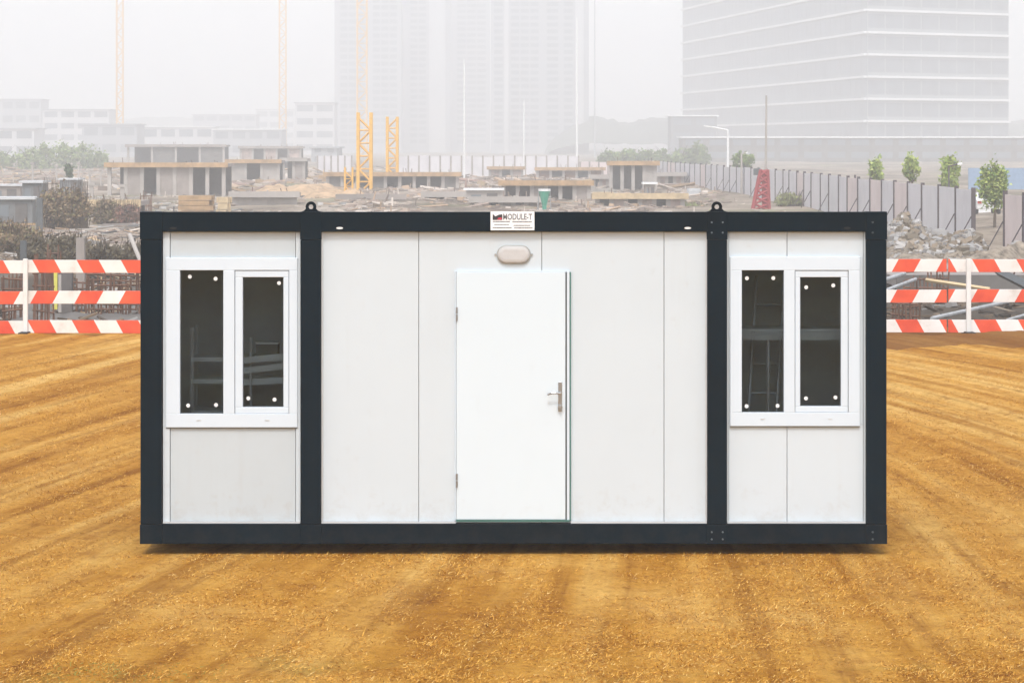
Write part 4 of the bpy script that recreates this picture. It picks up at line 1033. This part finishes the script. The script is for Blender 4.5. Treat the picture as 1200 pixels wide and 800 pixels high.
# ------------------------------------------------------------ car, sign in the hoarding gap
def car():
    Y = 225; x = PX(1154, Y); z = GZ
    t = thing('parked_car', 'small white car standing in the gap of the hoarding', 'car', (x, Y, z))
    prof = [(-2.0,.35),(2.05,.35),(2.1,.75),(1.95,.95),(0.95,1.02),(0.45,1.45),(-1.1,1.48),(-1.75,1.05),(-2.08,.95)]
    q = MB(); n = len(prof)     # nose points away along +y, section width tapers in the cabin
    def wd(z_): return .84 if z_ < 1.0 else .84-.32*(z_-1.0)
    vs = [(x-wd(pz), Y+py, z+pz) for py, pz in prof]+[(x+wd(pz), Y+py, z+pz) for py, pz in prof]
    q.add(vs, [tuple(range(n)), tuple(range(2*n-1, n-1, -1))]+[(i, n+i, n+(i+1)%n, (i+1)%n) for i in range(n)])
    q.build('body', M['white'], t, .05)
    q = MB(); q.add([(x-.68, Y-1.69, z+1.10), (x+.68, Y-1.69, z+1.10), (x+.62, Y-1.18, z+1.44), (x-.62, Y-1.18, z+1.44), (x-.68, Y-1.72, z+1.08), (x+.68, Y-1.72, z+1.08)], [(0,1,2,3)])
    for v_ in range(len(q.v)): q.v[v_] = (q.v[v_][0], q.v[v_][1]-.03, q.v[v_][2]+.02)
    q.build('rear_window', M['car_glass'], t)
    for s in (-1, 1):
        MB().box(x+s*.66-.13, x+s*.66+.13, Y-2.12, Y-2.05, z+.74, z+.92).build('tail_lamp', M['redlight'], t)
        for yy in (-1.25, 1.3):
            w_ = MB().bar((x+s*.88, Y+yy, z+.32), (x+s*.66, Y+yy, z+.32), .32, 16).build('wheel', M['rubber'], t)
            MB().bar((x+s*.885, Y+yy, z+.32), (x+s*.8, Y+yy, z+.32), .18, 12).build('rim', M['grey_steel'], w_)
        MB().box(x+s*.96-.1, x+s*.96+.1, Y+.7, Y+.85, z+.95, z+1.1).build('wing_mirror', M['white'], t)
car()
def billboard(label, px0, px1, py0, py1, Y, m):
    x0, x1 = PX(px0, Y), PX(px1, Y)
    t = thing('billboard', label, 'hoarding board', ((x0+x1)/2, Y, GZ))
    MB().box(x0, x1, Y, Y+.25, PZ(py1, Y), PZ(py0, Y)).build('board', M[m], t)
    for f_ in (.1, .5, .9):
        xx = x0+(x1-x0)*f_; MB().box(xx-.1, xx+.1, Y+.26, Y+.45, GZ-.5, PZ(py0, Y)-.1).build('leg', M['fence_post'], t)
billboard('long faded blue board behind the leafy tree', 1135, 1212, 197, 222, 290, 'blue')
billboard('low white site wall end standing in the hoarding gap', 1146, 1164, 243, 254, 235, 'white')

# ------------------------------------------------------------ far buildings
def tower(name, label, px0, px1, Y, ztop, depth, m, nst, strips=(), fh=None, group=None, band=None, fins=()):
    x0, x1 = PX(px0, Y), PX(px1, Y)
    t = thing(name, label, 'tower block', ((x0+x1)/2, Y, GZ), group)
    MB().box(x0, x1, Y, Y+depth, GZ-1, ztop).build('wall', M[m], t)
    fh = (ztop-GZ-4)/nst
    for (a, b) in strips:     # vertical stacks of windows, one part per storey row
        for k in range(nst):
            z = GZ+4+fh*k
            q = MB(); xx0, xx1 = PX(a, Y), PX(b, Y); n = max(1, int((xx1-xx0)/4.2)); w = (xx1-xx0)/n
            for i in range(n): q.box(xx0+w*i+.35, xx0+w*(i+1)-.35, Y-.06, Y-.01, z+.8, z+fh-.6)
            q.build('window_row', M['glass_far'], t)
    if band:
        for k in range(nst+1):
            z = GZ+4+fh*k
            MB().box(x0-.4, x1+.4, Y-.8, Y-.08, z-.35, z+.35).build('floor_band', M['band'], t)
    for (a, b, mm) in fins:
        MB().box(PX(a, Y), PX(b, Y), Y-2.2, Y-.1, GZ-1, ztop+1).build('bay', M[mm], t)
    MB().box(x0+2, x1-2, Y+2, Y+depth-2, ztop, ztop+3).build('plant_room', M[m], t)
    return t
TG = 'hazy residential towers'
tower('tower_block', 'hazy grey tower at the left of the central group', 392, 470, 1640, 95, 25, 'tower_wall', 26, ((398, 428), (436, 466)), group=TG)
tower('tower_block', 'hazy tower with pale strips behind the second yellow mast', 471, 528, 1700, 92, 25, 'tower_wall', 27, ((480, 500),), group=TG, fins=((503, 522, 'tower_light'),))
tower('tower_block', 'narrow recessed dim tower between the wider central ones', 528.5, 574, 1760, 86, 25, 'tower_wall', 26, ((535, 570),), group=TG)
tower('tower_block', 'widest hazy central tower right of the name plate', 575, 690, 1540, 84, 30, 'tower_wall', 25, ((578, 590), (598, 632), (640, 655), (660, 672)), group=TG, fins=((591, 596, 'tower_light'), (674, 684, 'tower_light')))
# office block with a corner towards the camera
def office():
    # walls meet at px 1010; left face recedes to px 800, right face runs almost square-on
    Y = 1080; xc = PX(1016, Y); zt = 86; z0 = GZ-1
    Yl = 1440; xl = PX(800, Yl); Yr = 1120; xr = PX(1182, Yr)
    t = thing('office_block', 'huge pale office block with white floor bands behind the hoarding', 'office block', (xc, Y, GZ))
    foot = [(xc, Y), (xr, Yr), (xr-30, Yr+300), (xl+20, Yl+60), (xl, Yl)]
    q = MB(); n = len(foot)
    vs = [(x, y, z0) for x, y in foot]+[(x, y, zt) for x, y in foot]
    q.add(vs, [tuple(range(n-1, -1, -1)), tuple(range(n, 2*n))]+[(i, (i+1)%n, n+(i+1)%n, n+i) for i in range(n)])
    q.build('wall', M['block_wall'], t)
    # storeys: white band plus glazing strip on both visible faces
    fh = 26/F*Y
    zb0 = PZ(168, Y)
    for k in range(12):
        z = zb0+fh*k
        for (a, b) in (((xl, Yl), (xc, Y)), ((xc, Y), (xr, Yr))):
            d = Vector((b[0]-a[0], b[1]-a[1], 0)); L = d.length; d.normalize(); nrm = Vector((d.y, -d.x, 0))
            if nrm.y > 0: nrm = -nrm
            ang = math.atan2(d.y, d.x)
            c = Vector(((a[0]+b[0])/2, (a[1]+b[1])/2, 0))
            MB().rbox((c.x+nrm.x*.6, c.y+nrm.y*.6, z), (L, 1.0, .75), (0, 0, ang)).build('floor_band', M['band'], t)
            q = MB(); m_ = int(L/8); w = L/m_
            for i in range(m_):
                p = Vector((a[0], a[1], 0))+d*(w*(i+.5))+nrm*.05
                q.rbox((p.x, p.y, z+fh*.52), (w-.9, .08, fh*.62), (0, 0, ang))
            q.build('window_row', M['glass_far'], t)
    # darker ground floor
    for (a, b) in (((xl, Yl), (xc, Y)), ((xc, Y), (xr, Yr))):
        d = Vector((b[0]-a[0], b[1]-a[1], 0)); L = d.length; ang = math.atan2(d.y, d.x)
        c = Vector(((a[0]+b[0])/2, (a[1]+b[1])/2, 0)); nrm = Vector((d.y, -d.x, 0)).normalized()
        if nrm.y > 0: nrm = -nrm
        MB().rbox((c.x+nrm.x*.3, c.y+nrm.y*.3, (GZ+zb0-.5)/2), (L-.5, .5, zb0-.9-GZ), (0, 0, ang)).build('shop_front', M['shed'], t)
    MB().box(PX(1040, 1120), PX(1130, 1120), 1170, 1220, zt, zt+4).build('plant_room', M['block_wall'], t)
office()
def podium(label, px0, px1, pyt, Y, m, depth=25, n=3, roofm='band', group=None, name='podium_building'):
    Y = Y*1.35 if group else Y
    x0, x1, zt = PX(px0, Y), PX(px1, Y), PZ(pyt, Y)
    t = thing(name, label, 'building', ((x0+x1)/2, Y, GZ), group)
    MB().box(x0, x1, Y, Y+depth, GZ-1, zt-.4).build('wall', M[m], t)
    MB().box(x0-.6, x1+.6, Y-.6, Y+depth+.6, zt-.399, zt).build('roof', M[roofm], t)
    h = (zt-GZ)/n
    for k in range(n):
        mm = max(2, int((x1-x0)/6)); w = (x1-x0)/mm; mm_ = mm if x1-x0 < 110 else 0
        for i in range(mm_):
            q = MB(); q.box(x0+w*i+.8, x0+w*(i+1)-.8, Y-.08, Y-.01, GZ+h*k+h*.3, GZ+h*k+h*.78); q.build('window', M['glass_far'], t)
        if not mm_:
            q = MB(); q.box(x0+1, x1-1, Y-.08, Y-.01, GZ+h*k+h*.3, GZ+h*k+h*.78); q.build('window_band', M['glass_far'], t)
podium('dark stepped annex at the left foot of the office block', 786, 840, 135, 1040, 'shed', 20, 3)
podium('low dark wing with pale roof edge in front of the office block', 800, 1216, 160, 860, 'conc_dark', 20, 2)
LG = 'low hazy blocks on the skyline'
for i, (a, b, pt, Y, l) in enumerate(((-30, 48, 116, 1100, 'pale low block at the far left edge of the skyline'), (50, 128, 128, 1000, 'long pale block on the skyline left of the faint crane'),
        (96, 160, 145, 850, 'flat roofed pale block in front of the left skyline'), (165, 250, 148, 900, 'long flat roofed block right of the faint left crane'),
        (226, 300, 134, 1300, 'stepped pale block on the skyline mid left'), (300, 345, 128, 1400, 'pale block beside the second faint crane'), (250, 330, 151, 870, 'low white roofed hall below the second faint crane'),
        (346, 392, 120, 1050, 'pale block next to the left central tower'), (365, 395, 172, 600, 'dark roofed low block left of the yellow masts'),
        (-30, 40, 150, 800, 'low block behind the far left trees'))):
    podium(l, a, b, pt, Y, 'tower_light' if i % 2 else 'tower_wall', 25, 2 if pt > 140 else 4, 'band' if i in (3, 6) else 'tower_wall', LG, 'low_building')
# wooded ridge on the skyline
def ridge(label, px0, px1, pyt, Y, seed, m):
    n = 60; x0, x1 = PX(px0, Y), PX(px1, Y); vs = []
    for j in range(9):
        v = j/8
        for i in range(n+1):
            u = i/n; x = x0+(x1-x0)*u
            hh = (PZ(pyt, Y)-GZ)*(0.86+0.22*noise.noise(Vector((u*5+seed, 0, 0)))+.07*noise.noise(Vector((u*30, seed, 0))))
            hh *= min(1, u*6, (1-u)*6)**.6 if 0 < u < 1 else 0
            vs.append((x, Y+v*400, GZ-.5+hh*math.sin(PI*min(.97, v+.03))**.5 if True else 0))
    fs = [(j*(n+1)+i, j*(n+1)+i+1, (j+1)*(n+1)+i+1, (j+1)*(n+1)+i) for j in range(8) for i in range(n)]
    q = MB(); q.add(vs, fs); o = q.build('hill', m, None, smooth=True); tag(o, label, 'hill', kind='structure')
M['wooded'] = mat('wooded_slope', (0.10, 0.12, 0.09), 0.95, 0, 0.25, 0.02)
ridge('hazy ridge right of the central towers', 640, 860, 128, 1450, 2, M['wooded'])
ridge('hazy ridge on the left skyline', -200, 560, 128, 2300, 7, M['wooded'])
ridge('hazy ridge at the right end', 1100, 1500, 130, 1500, 5, M['wooded'])

# ------------------------------------------------------------ haze
q = MB(); q.box(-1160, 1160, -195, 3120, -6.0, 112)
hz = q.build('haze', None if False else M['white']); hz.data.materials.clear()
hm = bpy.data.materials.new('haze_volume'); hm.use_nodes = True; nt = hm.node_tree; nt.nodes.clear()
ou = nt.nodes.new('ShaderNodeOutputMaterial'); pv = nt.nodes.new('ShaderNodeVolumePrincipled')
pv.inputs['Color'].default_value = (0.992, 0.995, 1.0, 1); pv.inputs['Density'].default_value = HAZE = 0.00108
pv.inputs['Anisotropy'].default_value = 0.0
nt.links.new(pv.outputs[0], ou.inputs['Volume']); hz.data.materials.append(hm)
tag(hz, 'pale mist hanging over the building site and the towers', 'haze', kind='stuff')
hm.cycles.homogeneous_volume = True

# ------------------------------------------------------------ light
SUN_EL, SUN_AZ = R(54), R(184)     # azimuth clockwise from +y: behind the camera, a little to the left
w = bpy.data.worlds.new('World'); scene.world = w; w.use_nodes = True; nt = w.node_tree
bg = nt.nodes['Background']; sky = nt.nodes.new('ShaderNodeTexSky'); sky.sky_type = 'NISHITA'; sky.sun_disc = False
sky.sun_elevation = SUN_EL; sky.sun_rotation = SUN_AZ; sky.air_density = 1.0; sky.dust_density = 2.0; sky.ozone_density = 1.0
hs = nt.nodes.new('ShaderNodeHueSaturation'); hs.inputs['Saturation'].default_value = 0.35
nt.links.new(sky.outputs[0], hs.inputs['Color']); nt.links.new(hs.outputs[0], bg.inputs[0]); bg.inputs[1].default_value = 0.15
sl = bpy.data.lights.new('sun', 'SUN'); sl.energy = 0.9; sl.angle = R(10); sl.color = (1.0, 0.98, 0.95)
so = bpy.data.objects.new('sun', sl); COL.objects.link(so)
d = Vector((math.sin(SUN_AZ)*math.cos(SUN_EL), math.cos(SUN_AZ)*math.cos(SUN_EL), math.sin(SUN_EL)))
so.rotation_euler = d.to_track_quat('Z', 'Y').to_euler(); so.location = (0, 0, 60)

# ------------------------------------------------------------ camera
cd = bpy.data.cameras.new('camera'); cam = bpy.data.objects.new('camera', cd); COL.objects.link(cam)
cam.location = (0, 0, EYE); cam.rotation_euler = (R(90), 0, 0)
cd.sensor_fit = 'HORIZONTAL'; cd.sensor_width = 36; cd.lens = 36*F/1200
cd.shift_y = -(400-HZ)/1200; cd.clip_end = 6000; cd.clip_start = 0.5
scene.camera = cam

scene.view_settings.view_transform = 'Standard'; scene.view_settings.look = 'None'
scene.view_settings.gamma = 1; scene.view_settings.use_curve_mapping = False
scene.view_settings.exposure = 0.95
scene.render.engine = 'CYCLES'
cy = scene.cycles
cy.use_denoising = True
cy.max_bounces = 14; cy.transparent_max_bounces = 12; cy.volume_bounces = 12; cy.volume_step_rate = 4
cy.sample_clamp_indirect = 6
